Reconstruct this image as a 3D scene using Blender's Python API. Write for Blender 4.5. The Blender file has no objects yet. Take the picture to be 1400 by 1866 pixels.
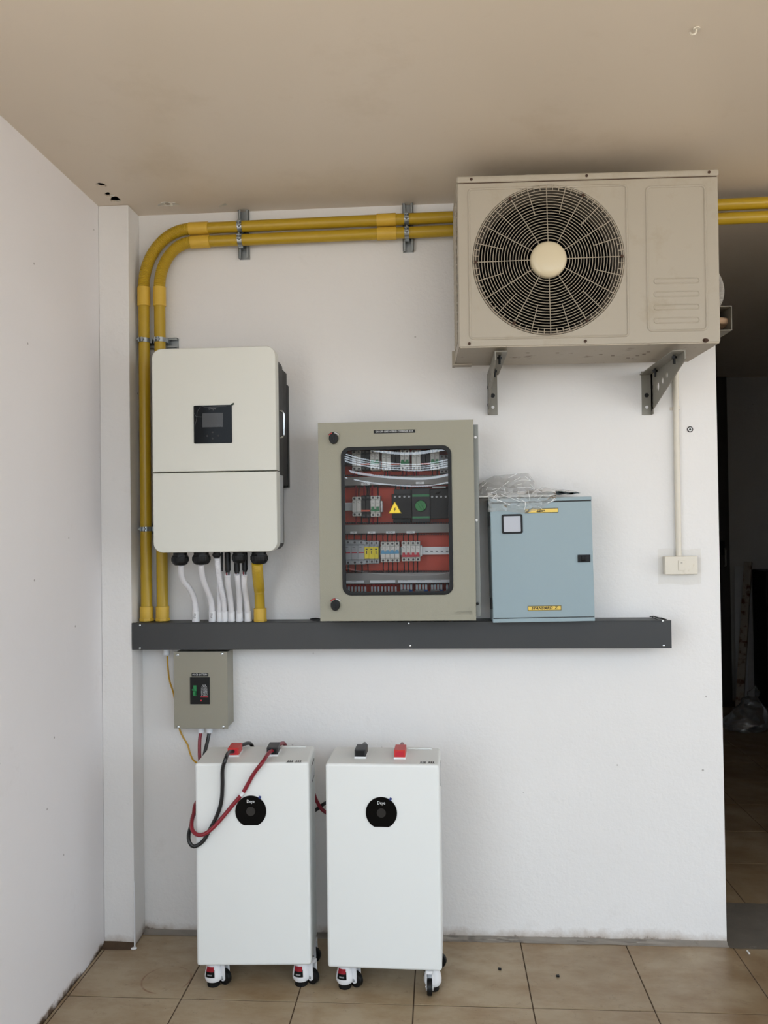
import bpy, bmesh, math, random
from mathutils import Vector, Matrix, Euler, noise
random.seed(7)
rnd = random.random
PI = math.pi
SC = bpy.context.scene
COL = SC.collection

# ------------------------------------------------------------------ camera, sky, sun, exposure
F_PX, D_CAM, H_CAM = 1483.09, 3.1664, 1.60
YAW, PITCH, ROLL = -0.0679771, 0.0141338, -0.0132139
_cy, _sy = math.cos(YAW), math.sin(YAW)
FWD = Vector((_sy*math.cos(PITCH), _cy*math.cos(PITCH), math.sin(PITCH)))
_r0 = Vector((_cy, -_sy, 0)); _u0 = _r0.cross(FWD)
RGT = math.cos(ROLL)*_r0 + math.sin(ROLL)*_u0
UPV = -math.sin(ROLL)*_r0 + math.cos(ROLL)*_u0
C0 = Vector((0, -D_CAM, H_CAM))
cam_data = bpy.data.cameras.new('camera'); cam = bpy.data.objects.new('camera', cam_data); COL.objects.link(cam)
cam.matrix_world = Matrix(((RGT.x, UPV.x, -FWD.x, C0.x), (RGT.y, UPV.y, -FWD.y, C0.y), (RGT.z, UPV.z, -FWD.z, C0.z), (0, 0, 0, 1)))
cam_data.sensor_fit = 'HORIZONTAL'; cam_data.sensor_width = 36; cam_data.lens = 36*F_PX/1400
cam_data.clip_start = 0.05; cam_data.clip_end = 200
SC.camera = cam

world = bpy.data.worlds.new('overcast_sky'); SC.world = world; world.use_nodes = True
bg = world.node_tree.nodes['Background']
bg.inputs[0].default_value = (0.78, 0.89, 1.0, 1); bg.inputs[1].default_value = 1.1
sun_data = bpy.data.lights.new('sun', 'SUN'); sun_data.energy = 5.0; sun_data.angle = math.radians(4); sun_data.color = (1, .97, .92)
sun = bpy.data.objects.new('sun', sun_data); COL.objects.link(sun); sun.location = (0, 6, 12); sun.rotation_euler = Vector((-.45, -.10, -.88)).to_track_quat('-Z', 'Y').to_euler()
SC.view_settings.view_transform = 'Standard'; SC.view_settings.look = 'None'
SC.view_settings.gamma = 1; SC.view_settings.use_curve_mapping = False
SC.view_settings.exposure = 1.71

# ------------------------------------------------------------------ surveying helpers (photo pixel -> point on a real plane)
def ray(px, py):
    return RGT*((px-700)/F_PX) - UPV*((py-933)/F_PX) + FWD
def at(px, py, Y):
    d = ray(px, py); return C0 + d*((Y+D_CAM)/d.y)
def atz(px, py, Z):
    d = ray(px, py); return C0 + d*((Z-H_CAM)/d.z)
def atx(px, py, X):
    d = ray(px, py); return C0 + d*(X/d.x)
def atl(root, px, py, yl):
    Mi = ROOT[root.name].inverted(); o = Mi @ C0; d = Mi.to_3x3() @ ray(px, py)
    return o + d*((yl-o.y)/d.y)
def atlz(root, px, py, zl):
    Mi = ROOT[root.name].inverted(); o = Mi @ C0; d = Mi.to_3x3() @ ray(px, py)
    return o + d*((zl-o.z)/d.z)

# ------------------------------------------------------------------ mesh builder
ROOT = {}
def root_matrix(o):
    while o is not None:
        if o.name in ROOT: return ROOT[o.name]
        o = o.parent
    return Matrix.Identity(4)

class B:
    def __init__(s): s.bm = bmesh.new()
    def _take(s, tb, M=None):
        if M is not None: bmesh.ops.transform(tb, matrix=M, verts=tb.verts)
        me = bpy.data.meshes.new('tmp'); tb.to_mesh(me); tb.free(); s.bm.from_mesh(me); bpy.data.meshes.remove(me); return s
    def box(s, a, b, bev=0, seg=2, M=None):
        tb = bmesh.new(); bmesh.ops.create_cube(tb, size=1)
        a, b = Vector(a), Vector(b); c = (a+b)/2; d = b-a
        for v in tb.verts: v.co = Vector((v.co.x*abs(d.x), v.co.y*abs(d.y), v.co.z*abs(d.z))) + c
        if bev: bmesh.ops.bevel(tb, geom=tb.edges[:], offset=bev, segments=seg, affect='EDGES', profile=.5)
        return s._take(tb, M)
    def cyl(s, p0, p1, r0, r1=None, n=24, bev=0, M=None):
        p0, p1 = Vector(p0), Vector(p1); r1 = r0 if r1 is None else r1
        d = p1-p0; L = d.length; tb = bmesh.new()
        bmesh.ops.create_cone(tb, cap_ends=True, segments=n, radius1=r0, radius2=r1, depth=L)
        if bev:
            es = [e for e in tb.edges if len(e.link_faces) == 2 and any(len(f.verts) > 4 for f in e.link_faces)]
            bmesh.ops.bevel(tb, geom=es, offset=bev, segments=2, affect='EDGES', profile=.5)
        Q = d.to_track_quat('Z', 'Y').to_matrix().to_4x4()
        X = Matrix.Translation((p0+p1)/2) @ Q
        return s._take(tb, X if M is None else M @ X)
    def sphere(s, c, r, n=16, scale=(1, 1, 1), M=None):
        tb = bmesh.new(); bmesh.ops.create_uvsphere(tb, u_segments=n, v_segments=max(6, n//2), radius=r)
        X = Matrix.Translation(c) @ Matrix.Diagonal((*scale, 1))
        return s._take(tb, X if M is None else M @ X)
    def tube(s, pts, r, n=12, closed=False, M=None):
        pts = [Vector(p) for p in pts]; N = len(pts); tb = bmesh.new()
        rs = r if isinstance(r, (list, tuple)) else [r]*N
        tang = []
        for i in range(N):
            a = pts[(i-1) % N] if (closed or i > 0) else pts[i]
            b = pts[(i+1) % N] if (closed or i < N-1) else pts[i]
            t = (b-a); tang.append(t.normalized() if t.length > 1e-9 else Vector((0, 0, 1)))
        t0 = tang[0]; ref = Vector((0, 1, 0)) if abs(t0.y) < .9 else Vector((1, 0, 0))
        u = (ref - t0*ref.dot(t0)).normalized(); rings = []
        for i in range(N):
            t = tang[i]; u = (u - t*u.dot(t)); u = u.normalized() if u.length > 1e-6 else ref
            w = t.cross(u)
            rings.append([tb.verts.new(pts[i] + (u*math.cos(2*PI*k/n) + w*math.sin(2*PI*k/n))*rs[i]) for k in range(n)])
        for i in range(N if closed else N-1):
            A, Bq = rings[i], rings[(i+1) % N]
            for k in range(n):
                tb.faces.new((A[k], A[(k+1) % n], Bq[(k+1) % n], Bq[k]))
        if not closed:
            tb.faces.new(rings[0][::-1]); tb.faces.new(rings[-1])
        bmesh.ops.recalc_face_normals(tb, faces=tb.faces)
        return s._take(tb, M)
    def lathe(s, prof, M=None, n=32, closed=False):
        """prof [(r, h)] spun about local Z."""
        tb = bmesh.new(); rings = []
        for r, h in prof:
            if r < 1e-6: rings.append([tb.verts.new((0, 0, h))])
            else: rings.append([tb.verts.new((r*math.cos(2*PI*k/n), r*math.sin(2*PI*k/n), h)) for k in range(n)])
        seq = list(zip(rings, rings[1:])) + ([(rings[-1], rings[0])] if closed else [])
        for A, C in seq:
            for k in range(n):
                k2 = (k+1) % n
                q = [A[k % len(A)], A[k2 % len(A)], C[k2 % len(C)], C[k % len(C)]]
                q = [v for i, v in enumerate(q) if v not in q[:i]]
                if len(q) > 2: tb.faces.new(q)
        bmesh.ops.recalc_face_normals(tb, faces=tb.faces)
        return s._take(tb, M)
    def prism(s, outer, y0, y1, holes=(), bev=0, M=None):
        """polygon in (x, z) extruded from y0 to y1."""
        tb = bmesh.new(); es = []
        for loop in [outer, *holes]:
            vs = [tb.verts.new((x, y0, z)) for x, z in loop]
            es += [tb.edges.new((vs[i], vs[(i+1) % len(vs)])) for i in range(len(vs))]
        if holes: bmesh.ops.triangle_fill(tb, use_beauty=True, use_dissolve=False, edges=es)
        else: tb.faces.new(tb.verts[:])
        ex = bmesh.ops.extrude_face_region(tb, geom=tb.faces[:])
        bmesh.ops.translate(tb, vec=(0, y1-y0, 0), verts=[g for g in ex['geom'] if isinstance(g, bmesh.types.BMVert)])
        bmesh.ops.recalc_face_normals(tb, faces=tb.faces)
        if bev:
            yf = min(y0, y1)
            be = [e for e in tb.edges if all(abs(v.co.y-yf) < 1e-6 for v in e.verts) and any(abs(f.normal.y) < .5 for f in e.link_faces)]
            bmesh.ops.bevel(tb, geom=be, offset=bev, segments=2, affect='EDGES', profile=.5)
        return s._take(tb, M)
    def grid(s, nx, ny, fn, M=None, thick=0):
        tb = bmesh.new()
        g = [[tb.verts.new(fn(i/nx, j/ny)) for j in range(ny+1)] for i in range(nx+1)]
        for i in range(nx):
            for j in range(ny): tb.faces.new((g[i][j], g[i+1][j], g[i+1][j+1], g[i][j+1]))
        if thick: bmesh.ops.solidify(tb, geom=tb.faces[:], thickness=thick)
        return s._take(tb, M)
    def build(s, name, mat, parent=None, local=False, smooth=35, label=None, kind=None):
        if parent is not None and not local:
            bmesh.ops.transform(s.bm, matrix=root_matrix(parent).inverted(), verts=s.bm.verts)
        me = bpy.data.meshes.new(name); s.bm.to_mesh(me); s.bm.free()
        me.materials.append(mat); me.shade_smooth(); me.set_sharp_from_angle(angle=math.radians(smooth))
        o = bpy.data.objects.new(name, me); COL.objects.link(o); o.parent = parent
        if smooth == 35 and len(me.polygons) < 6000:
            wn = o.modifiers.new('weighted_normal', 'WEIGHTED_NORMAL'); wn.keep_sharp = True; wn.weight = 100
        if label: o['label'] = label
        if kind: o['kind'] = kind
        return o

def T(name, label, cat, loc=(0, 0, 0), rot=(0, 0, 0), group=None):
    o = bpy.data.objects.new(name, None); COL.objects.link(o); o.empty_display_size = .05
    o.location = loc; o.rotation_euler = rot
    ROOT[o.name] = Matrix.Translation(loc) @ Euler(rot).to_matrix().to_4x4()
    o['label'] = label; o['category'] = cat
    if group: o['group'] = group
    return o
def tagm(o, label, cat, group=None):
    """a thing that is one mesh: origin moved to its base"""
    me = o.data; xs = [v.co for v in me.vertices]
    c = Vector((sum(v.x for v in xs)/len(xs), sum(v.y for v in xs)/len(xs), min(v.z for v in xs)))
    me.transform(Matrix.Translation(-c)); o.location = c
    o['label'] = label; o['category'] = cat
    if group: o['group'] = group
    return o
def struct(o, label=None):
    o['kind'] = 'structure'
    if label: o['label'] = label
    return o
def rr(x0, x1, z0, z1, r, n=6):
    pts = []
    for cx, cz, a0 in ((x1-r, z1-r, 0), (x0+r, z1-r, 90), (x0+r, z0+r, 180), (x1-r, z0+r, 270)):
        for k in range(n+1):
            a = math.radians(a0+90*k/n); pts.append((cx+r*math.cos(a), cz+r*math.sin(a)))
    return pts
def circ(cx, cz, r, n=48, a0=0, a1=360):
    full = abs(a1-a0-360) < 1e-6
    return [(cx+r*math.cos(math.radians(a0+(a1-a0)*k/(n if full else n-1))), cz+r*math.sin(math.radians(a0+(a1-a0)*k/(n if full else n-1)))) for k in range(n)]
def spline(P, step=.01):
    P = [Vector(p) for p in P]; P = [P[0]*2-P[1]] + P + [P[-1]*2-P[-2]]; out = []
    for i in range(1, len(P)-2):
        a, b, c, d = P[i-1:i+3]; n = max(2, int((c-b).length/step))
        for k in range(n):
            t = k/n; out.append(.5*((2*b)+(c-a)*t+(2*a-5*b+4*c-d)*t*t+(3*b-a-3*c+d)*t**3))
    out.append(P[-2]); return out
def corrugate(path, r, pitch=.0065, amp=.0016):
    """resample a path so that its radius can ripple"""
    P = spline(path, .002) if len(path) < 40 else path
    L = [0]
    for a, b in zip(P, P[1:]): L.append(L[-1]+(b-a).length)
    n = int(L[-1]/(pitch/4)); out = []; rs = []; j = 0
    for k in range(n+1):
        s_ = L[-1]*k/n
        while j < len(L)-2 and L[j+1] < s_: j += 1
        t = (s_-L[j])/max(1e-9, L[j+1]-L[j]); out.append(P[j].lerp(P[j+1], t)); rs.append(r+amp*(0, .8, 1, .8)[k % 4]-amp)
    return out, rs
def text(string, size, c, mat, parent, name='lettering', sx=1.0, depth=.0004, rz=0, shear=0, bold=0, fit=None, local=False):
    """lettering that stands in a vertical plane facing -y, centred on c"""
    cu = bpy.data.curves.new(name, 'FONT'); cu.body = string; cu.size = size; cu.extrude = depth/2; cu.resolution_u = 2; cu.shear = shear; cu.offset = bold
    cu.align_x = 'CENTER'; cu.align_y = 'CENTER'
    t = bpy.data.objects.new(name, cu); me = bpy.data.meshes.new_from_object(t); bpy.data.objects.remove(t)
    if fit:
        w = max(v.co.x for v in me.vertices)-min(v.co.x for v in me.vertices); sx = fit/max(w, 1e-6)
    Mx = Matrix.Translation(c) @ Matrix.Rotation(rz, 4, 'Y') @ Matrix.Rotation(PI/2, 4, 'X') @ Matrix.Diagonal((sx, 1, 1, 1))
    if not local: Mx = root_matrix(parent).inverted() @ Mx
    me.transform(Mx); me.materials.clear(); me.materials.append(mat)
    o = bpy.data.objects.new(name, me); COL.objects.link(o); o.parent = parent; return o

# ------------------------------------------------------------------ materials
def lin(c): return tuple(((v/255)/12.92 if v/255 <= .04045 else ((v/255+.055)/1.055)**2.4) for v in c)
class NT:
    def __init__(s, name):
        s.m = bpy.data.materials.new(name); s.m.use_nodes = True; s.t = s.m.node_tree; s.b = s.t.nodes['Principled BSDF']
        s.out = s.t.nodes['Material Output']
    def n(s, typ, props=None, **ins):
        nd = s.t.nodes.new(typ)
        for k, v in (props or {}).items(): setattr(nd, k, v)
        for k, v in ins.items():
            key = int(k[1:]) if k[0] == 'i' and k[1:].isdigit() else k.replace('_', ' ')
            s.set(nd.inputs[key], v)
        return nd
    def set(s, sock, v):
        if isinstance(v, bpy.types.NodeSocket): s.t.links.new(v, sock)
        else: sock.default_value = v
    def math(s, op, a, b=None, clamp=False):
        nd = s.n('ShaderNodeMath', {'operation': op, 'use_clamp': clamp}); s.set(nd.inputs[0], a)
        if b is not None: s.set(nd.inputs[1], b)
        return nd.outputs[0]
    def mix(s, fac, a, b):
        nd = s.n('ShaderNodeMix', {'data_type': 'RGBA'}); s.set(nd.inputs[0], fac); s.set(nd.inputs[6], a); s.set(nd.inputs[7], b); return nd.outputs[2]
    def noise(s, vec, scale, detail=4, rough=.55):
        return s.n('ShaderNodeTexNoise', None, Vector=vec, Scale=scale, Detail=detail, Roughness=rough).outputs[0]
    def ramp(s, v, lo, hi):
        return s.n('ShaderNodeMapRange', {'clamp': True}, Value=v, i1=lo, i2=hi, i3=0.0, i4=1.0).outputs[0]
    def pos(s): return s.n('ShaderNodeNewGeometry').outputs[0]
    def obj(s): return s.n('ShaderNodeTexCoord').outputs[3]
def c4(c): return (*lin(c), 1)
def mat(name, rgb, rough=.5, metal=0, var=.05, vs=12, bump=0, bs=200, dirt=None, dirt_amt=(.58, .75), coat=0, spec=.5, dirt_scale=6):
    k = NT(name); v = k.obj(); col = lin(rgb)
    nz = k.noise(v, vs, 5)
    c = k.mix(nz, (*[x*(1-var) for x in col], 1), (*[min(1, x*(1+var)) for x in col], 1))
    if dirt: c = k.mix(k.ramp(k.noise(v, dirt_scale, 8, .7), *dirt_amt), c, c4(dirt))
    k.set(k.b.inputs['Base Color'], c)
    k.set(k.b.inputs['Roughness'], k.n('ShaderNodeMapRange', None, Value=nz, i1=.3, i2=.7, i3=max(.02, rough-.05), i4=min(1, rough+.05)).outputs[0])
    k.b.inputs['Metallic'].default_value = metal; k.b.inputs['Coat Weight'].default_value = coat; k.b.inputs['Specular IOR Level'].default_value = spec
    if bump:
        k.set(k.b.inputs['Normal'], k.n('ShaderNodeBump', None, Strength=bump, Distance=.002, Height=k.noise(v, bs, 3)).outputs[0])
    return k.m
def wall_mat(name, rgb, dirt_z=.045, bump=.55, rough=.55):
    k = NT(name); p = k.pos(); col = lin(rgb)
    c = k.mix(k.noise(p, 2.2, 6), (*[x*.955 for x in col], 1), (*[min(1, x*1.03) for x in col], 1))
    # smudges, specks and the dirty foot of the wall
    c = k.mix(k.math('MULTIPLY', k.ramp(k.noise(p, 5, 8, .75), .60, .80), .16), c, c4((150, 138, 122)))
    vor = k.n('ShaderNodeTexVoronoi', None, Vector=p, Scale=7.0)
    c = k.mix(k.math('MULTIPLY', k.ramp(vor.outputs[0], .035, .018), .6), c, c4((96, 88, 80)))
    z = k.n('ShaderNodeSeparateXYZ', None, Vector=p).outputs[2]
    h = k.math('ADD', z, k.math('MULTIPLY', k.math('SUBTRACT', k.noise(p, 9, 6, .7), .5), .10))
    c = k.mix(k.math('MULTIPLY', k.ramp(h, dirt_z, .0), .75), c, c4((150, 128, 106)))
    c = k.mix(k.ramp(k.math('ADD', h, k.math('MULTIPLY', k.noise(p, 40, 4), .02)), .022, .006), c, c4((74, 58, 44)))
    k.set(k.b.inputs['Base Color'], c); k.b.inputs['Roughness'].default_value = rough
    hgt = k.math('ADD', k.math('MULTIPLY', k.noise(p, 14, 4, .6), .8), k.math('MULTIPLY', k.noise(p, 90, 3), .25))
    k.set(k.b.inputs['Normal'], k.n('ShaderNodeBump', None, Strength=bump, Distance=.006, Height=hgt).outputs[0])
    return k.m
def tile_mat(name, ring=None):
    k = NT(name); p = k.pos()
    rnd_ = k.n('ShaderNodeObjectInfo').outputs['Random']
    base = k.mix(k.noise(p, 3, 6, .6), c4((148, 131, 105)), c4((170, 153, 127)))
    base = k.mix(k.math('MULTIPLY', rnd_, .18), base, c4((136, 120, 98)))
    stretched = k.n('ShaderNodeMapping', None, Vector=p); stretched.inputs['Scale'].default_value = (2.5, 5, 1)
    base = k.mix(k.math('MULTIPLY', k.ramp(k.noise(stretched.outputs[0], 1.6, 8, .68), .42, .66), .65), base, c4((124, 96, 62)))
    base = k.mix(k.math('MULTIPLY', k.ramp(k.noise(p, 20, 8, .8), .57, .70), .55), base, c4((96, 74, 54)))
    base = k.mix(k.math('MULTIPLY', k.ramp(k.noise(p, 110, 3, .6), .68, .75), .8), base, c4((60, 46, 36)))
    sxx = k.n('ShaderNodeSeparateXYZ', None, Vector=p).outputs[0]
    base = k.mix(k.math('MULTIPLY', k.math('MULTIPLY', k.ramp(sxx, .15, 1.1), k.ramp(k.noise(p, 2.6, 6, .65), .30, .62)), .62), base, c4((98, 74, 48)))  # extra darkening of the right side, painted in as patchy brown
    if ring:
        sx = k.n('ShaderNodeSeparateXYZ', None, Vector=p)
        dx = k.math('SUBTRACT', sx.outputs[0], ring[0]); dy = k.math('SUBTRACT', sx.outputs[1], ring[1])
        r = k.math('SQRT', k.math('ADD', k.math('MULTIPLY', dx, dx), k.math('MULTIPLY', dy, dy)))
        e = k.math('ABSOLUTE', k.math('SUBTRACT', r, ring[2]))
        msk = k.math('MULTIPLY', k.ramp(e, .005, .001), k.ramp(k.noise(p, 7, 3), .46, .58))
        base = k.mix(k.math('MULTIPLY', msk, .75), base, c4((112, 72, 44)))
    k.set(k.b.inputs['Base Color'], base)
    k.set(k.b.inputs['Roughness'], k.n('ShaderNodeMapRange', None, Value=k.noise(p, 8, 4), i1=.3, i2=.7, i3=.30, i4=.48).outputs[0])
    k.set(k.b.inputs['Normal'], k.n('ShaderNodeBump', None, Strength=.08, Distance=.002, Height=k.noise(p, 30, 3)).outputs[0])
    return k.m
def clear_mat(name, tint=(1, 1, 1), haze=0.0, rough=.02, ior=1.5, gain=1.0):
    """thin clear plastic: see-through with a Fresnel reflection and a little milkiness"""
    k = NT(name); t = k.t; t.nodes.remove(k.b)
    tr = k.n('ShaderNodeBsdfTransparent', None, Color=(*tint, 1)); gl = k.n('ShaderNodeBsdfGlossy', None, Roughness=rough)
    fr = k.n('ShaderNodeFresnel', None, IOR=ior).outputs[0]
    fr = k.math('MULTIPLY', fr, gain, True)
    base = tr.outputs[0]
    if haze:
        df = k.n('ShaderNodeBsdfDiffuse', None, Color=(.85, .86, .86, 1)); tl = k.n('ShaderNodeBsdfTranslucent', None, Color=(.85, .86, .86, 1))
        dt = k.n('ShaderNodeMixShader', None, i0=.6, i1=df.outputs[0], i2=tl.outputs[0])
        base = k.n('ShaderNodeMixShader', None, i0=haze, i1=base, i2=dt.outputs[0]).outputs[0]
    mx = k.n('ShaderNodeMixShader', None, i0=fr, i1=base, i2=gl.outputs[0]); t.links.new(mx.outputs[0], k.out.inputs[0]); return k.m

m_wall = wall_mat('white_wall_paint', (227, 225, 223))
m_wall_l = wall_mat('white_wall_paint_left', (230, 227, 228), dirt_z=.02, bump=.12, rough=.45)
m_ceil = mat('cream_ceiling_paint', (216, 204, 188), .38, var=.04, vs=1.2, bump=.10, bs=3, dirt=(202, 188, 168), dirt_amt=(.55, .85), dirt_scale=2)
m_darkwall = mat('dark_unseen_wall', (46, 44, 42), .8, var=.1)  # for the two unseen walls added out front
m_room = wall_mat('shade_greyed_paint', (178, 176, 173))  # white walls greyed: part of the room's darkness is put into the colour
m_void = mat('dark_void', (22, 20, 18), .9)
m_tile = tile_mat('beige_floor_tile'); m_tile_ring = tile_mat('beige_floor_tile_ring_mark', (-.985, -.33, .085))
m_grout = mat('brown_grout', (70, 54, 38), .9, var=.15, vs=40)
m_cement = mat('grey_cement', (176, 168, 158), .85, var=.14, vs=14, bump=.5, bs=40, dirt=(112, 102, 90))
m_rubble = mat('rough_concrete', (122, 114, 104), .9, var=.2, vs=18, bump=.7, bs=30, dirt=(150, 144, 134), dirt_amt=(.6, .72), dirt_scale=18)
m_ground = mat('driveway_concrete', (180, 171, 160), .9, var=.08, vs=3)
m_door = mat('dark_brown_door', (52, 44, 40), .5)
m_yellow = mat('yellow_pvc', (178, 146, 32), .33, var=.05, vs=9, dirt=(120, 88, 24), dirt_amt=(.70, .9), dirt_scale=14)
m_yellow2 = mat('yellow_pvc_fitting', (206, 168, 58), .42, var=.04)
m_yflex = mat('yellow_flexible_pvc', (182, 150, 34), .36, var=.04)
m_galv = mat('galvanised_steel', (150, 155, 157), .4, .55, var=.12, vs=60)
m_steel = mat('bright_zinc', (205, 210, 212), .22, 1, var=.06)
m_clamp = mat('zinc_clamp', (158, 164, 168), .3, .85, var=.1)
m_inv = mat('off_white_powder_coat', (212, 212, 204), .5, var=.012, bump=.05, bs=700)
m_black = mat('black_plastic', (11, 11, 12), .45, var=.05, spec=.3)
m_heat = mat('black_anodised_aluminium', (22, 22, 21), .5, .2, var=.08, spec=.3)
m_gloss = mat('gloss_black_panel', (5, 5, 6), .12, var=.02, spec=.12)
m_screen = mat('unlit_lcd', (46, 45, 45), .3, var=.06, vs=20)
m_logo = mat('light_print', (210, 212, 214), .5)
m_logo_dim = mat('grey_print', (104, 104, 106), .5)
m_green_tab = mat('dark_green_tab', (22, 46, 34), .5)
m_blue_tab = mat('blue_tab', (22, 46, 112), .5)
m_labelgrey = mat('rating_label_grey', (176, 178, 180), .5, var=.25, vs=160)
m_white = mat('white_pvc', (226, 226, 228), .42, var=.02)
m_whitef = mat('white_flexible_pvc', (222, 221, 224), .45, var=.03)
m_duct = mat('charcoal_powder_coat', (54, 55, 56), .48, var=.03, bump=.06, bs=500)
m_beige = mat('beige_grey_powder_coat', (147, 144, 128), .5, var=.012, bump=.22, bs=420)
m_beige2 = mat('beige_grey_sheet', (142, 138, 124), .42, var=.012)
m_encl = mat('galvanised_enclosure', (126, 128, 124), .5, .4, var=.12, vs=90)
m_red_cable = mat('dark_red_cable', (128, 20, 36), .34, var=.06)
m_blk_cable = mat('black_cable', (18, 18, 20), .34, var=.06)
m_red = mat('red_plastic', (196, 44, 38), .4, var=.04)
m_grey_dk = mat('dark_grey_plastic', (44, 44, 46), .45, spec=.3)
m_batt = mat('battery_light_grey_paint', (226, 228, 226), .48, var=.01, bump=.04, bs=700)
m_earth = mat('yellow_earth_wire', (196, 150, 40), .5)
m_backplate = mat('orange_red_mounting_plate', (204, 58, 14), .45, var=.08)
m_gduct = mat('grey_slotted_duct', (142, 139, 136), .55, var=.03)
m_brk = mat('white_breaker_plastic', (216, 214, 208), .45, var=.02)
m_brkg = mat('grey_breaker_plastic', (172, 174, 178), .45, var=.02)
m_ylw = mat('yellow_module', (232, 212, 30), .45)
m_blue = mat('blue_toggle', (86, 156, 196), .4)
m_rtog = mat('red_toggle', (186, 28, 48), .4)
m_gtog = mat('green_toggle', (24, 120, 66), .4)
m_knob = mat('green_knob', (26, 132, 56), .35)
m_orange = mat('orange_strip', (214, 92, 60), .5)
m_term = mat('terminal_hole', (44, 44, 46), .5, var=.2)
m_sticker = mat('yellow_warning_sticker', (240, 208, 50), .5)
m_rail = mat('white_zinc_rail', (226, 226, 226), .35, .25)
m_tblue = mat('blue_terminal', (40, 78, 150), .5)
m_pane = clear_mat('clear_acrylic', (.99, .99, .99), .0, .006, 1.49, 3.5)
m_bag = clear_mat('clear_plastic_bag', (.985, .985, .985), .36, .22, 1.45, 1.0)
m_crease_glint = mat('white_crease_glint', (236, 237, 238), .2)  # white stand-in for highlights on folded plastic
m_bag_dk = clear_mat('dull_plastic_bag', (.93, .94, .96), .10, .2, 1.45, 2.0)
m_blue_box = mat('blue_grey_powder_coat', (142, 160, 167), .42, var=.012, bump=.05, bs=500)
m_gold = mat('gold_nameplate', (222, 190, 92), .4, .2, var=.08, vs=40)
m_goldframe = mat('dark_gold_frame', (92, 84, 48), .5)
m_ink = mat('black_ink', (20, 18, 16), .6)
m_meter_pane = mat('frosted_meter_pane', (170, 172, 180), .15, var=.04)
m_traypl = mat('pale_grey_plate', (206, 206, 202), .4)
m_ac = mat('yellowed_white_paint', (165, 157, 143), .45, var=.03, vs=5, dirt=(150, 139, 118), dirt_amt=(.55, .8), dirt_scale=5)
m_acu = mat('rust_spotted_pan', (166, 156, 140), .5, var=.04, dirt=(92, 62, 38), dirt_amt=(.58, .70), dirt_scale=9)
m_hub = mat('cream_hub_cap', (204, 192, 164), .3, var=.02)
m_wire = mat('cream_grille_wire', (160, 150, 134), .5)
m_acin = mat('dark_fan_chamber', (8, 8, 8), .9, spec=.1)
m_shroud = mat('grey_fan_shroud', (88, 82, 74), .7)
m_rust = mat('rusty_screw', (62, 40, 26), .8, var=.3, vs=80)
m_bracket = mat('grey_bracket_paint', (132, 128, 118), .5, .2, var=.1, vs=20, dirt=(74, 54, 38), dirt_amt=(.60, .72), dirt_scale=14)
m_ivory = mat('ivory_plastic', (216, 209, 195), .4, var=.04, dirt=(180, 166, 140), dirt_amt=(.6, .8), dirt_scale=20)
m_tape = clear_mat('yellowed_clear_tape', (.985, .975, .955), .04, .2, 1.4, .4)
m_tan = mat('tan_wrapping_tape', (206, 172, 140), .6, var=.12, vs=60)
m_hose = mat('grey_insulation_weave', (150, 146, 140), .6, var=.2, vs=300)
m_flake = mat('peeling_paint', (252, 248, 240), .6)
m_cabinet = mat('black_cabinet', (14, 14, 15), .6)
m_board = mat('pale_board', (172, 174, 176), .6)
m_rustbar = mat('rust_spotted_bar', (150, 140, 128), .6, dirt=(92, 48, 26), dirt_amt=(.52, .6), dirt_scale=9)

# ================================================================== THE SETTING
ZC = 2.844
HEAD = 2.72
WX = 1.057
XL = -1.302
b = B().box((XL-.15, 0, 0), (WX, .2, ZC+.1)); struct(b.build('wall_back', m_wall), 'white painted plaster wall carrying the electrical equipment')
b = B().box((XL-.15, -1.9, -.02), (XL, 0, ZC+.1)); struct(b.build('wall_left', m_wall_l), 'smooth white side wall at the left')
pil = struct(B().box((XL, -.114, 0), (-1.183, 0, ZC), .004).build('trim_1', m_wall), 'white plastered pillar in the left corner')
p = atz(245, 1728, 0)
B().sphere((p.x, p.y-.004, .002), .011, 12, (1.1, .9, .3)).cyl((p.x-.001, p.y+.006, .0), (p.x-.001, p.y+.008, .25), .003, .002, 8).build('paint_drip', m_white, pil, label='white paint drip at the foot of the pillar')
b = B().box((1.86, 0, 0), (4.8, .2, ZC+.1)); struct(b.build('wall_right', m_wall))
# ceiling with two real holes
def blob(cx, cy, rx, ry, rot=0, n=14, seed=0):
    out = []
    for k in range(n):
        a = 2*PI*k/n; q = 1+.45*noise.noise((math.cos(a)*1.3+seed, math.sin(a)*1.3, seed*2.1))
        x, y = rx*q*math.cos(a), ry*q*math.sin(a)
        out.append((cx+x*math.cos(rot)-y*math.sin(rot), cy+x*math.sin(rot)+y*math.cos(rot)))
    return out
h1, h2, h3 = atz(184, 337, ZC), atz(211, 364, ZC), atz(199, 354, ZC)
hole_specs = [blob(h1.x, h1.y, .017, .019, 0, 12, 1), blob(h2.x, h2.y-.004, .018, .028, .5, 12, 3), blob(h3.x-.006, h3.y+.0, .009, .020, .5, 10, 5)]
RX = Matrix(((1, 0, 0, 0), (0, 0, 1, 0), (0, 1, 0, 0), (0, 0, 0, 1)))      # (x,y,z) -> (x,z,y)
b = B().prism([(XL-.15, -3.7), (4.85, -3.7), (4.85, 4.4), (XL-.15, 4.4)], ZC, ZC+.006, hole_specs, M=RX)
b.box((XL-.15, -3.75, ZC+.10), (4.85, 4.4, ZC+.25))
ceil = struct(b.build('ceiling', m_ceil), 'cream painted flat ceiling with small torn holes by the pillar')
B().box((XL-.1, -1.2, ZC+.04), (-.9, 0, ZC+.09)).build('dark_hole_backing', m_void, ceil)  # dark sheet added above the holes so they look unlit
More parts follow.
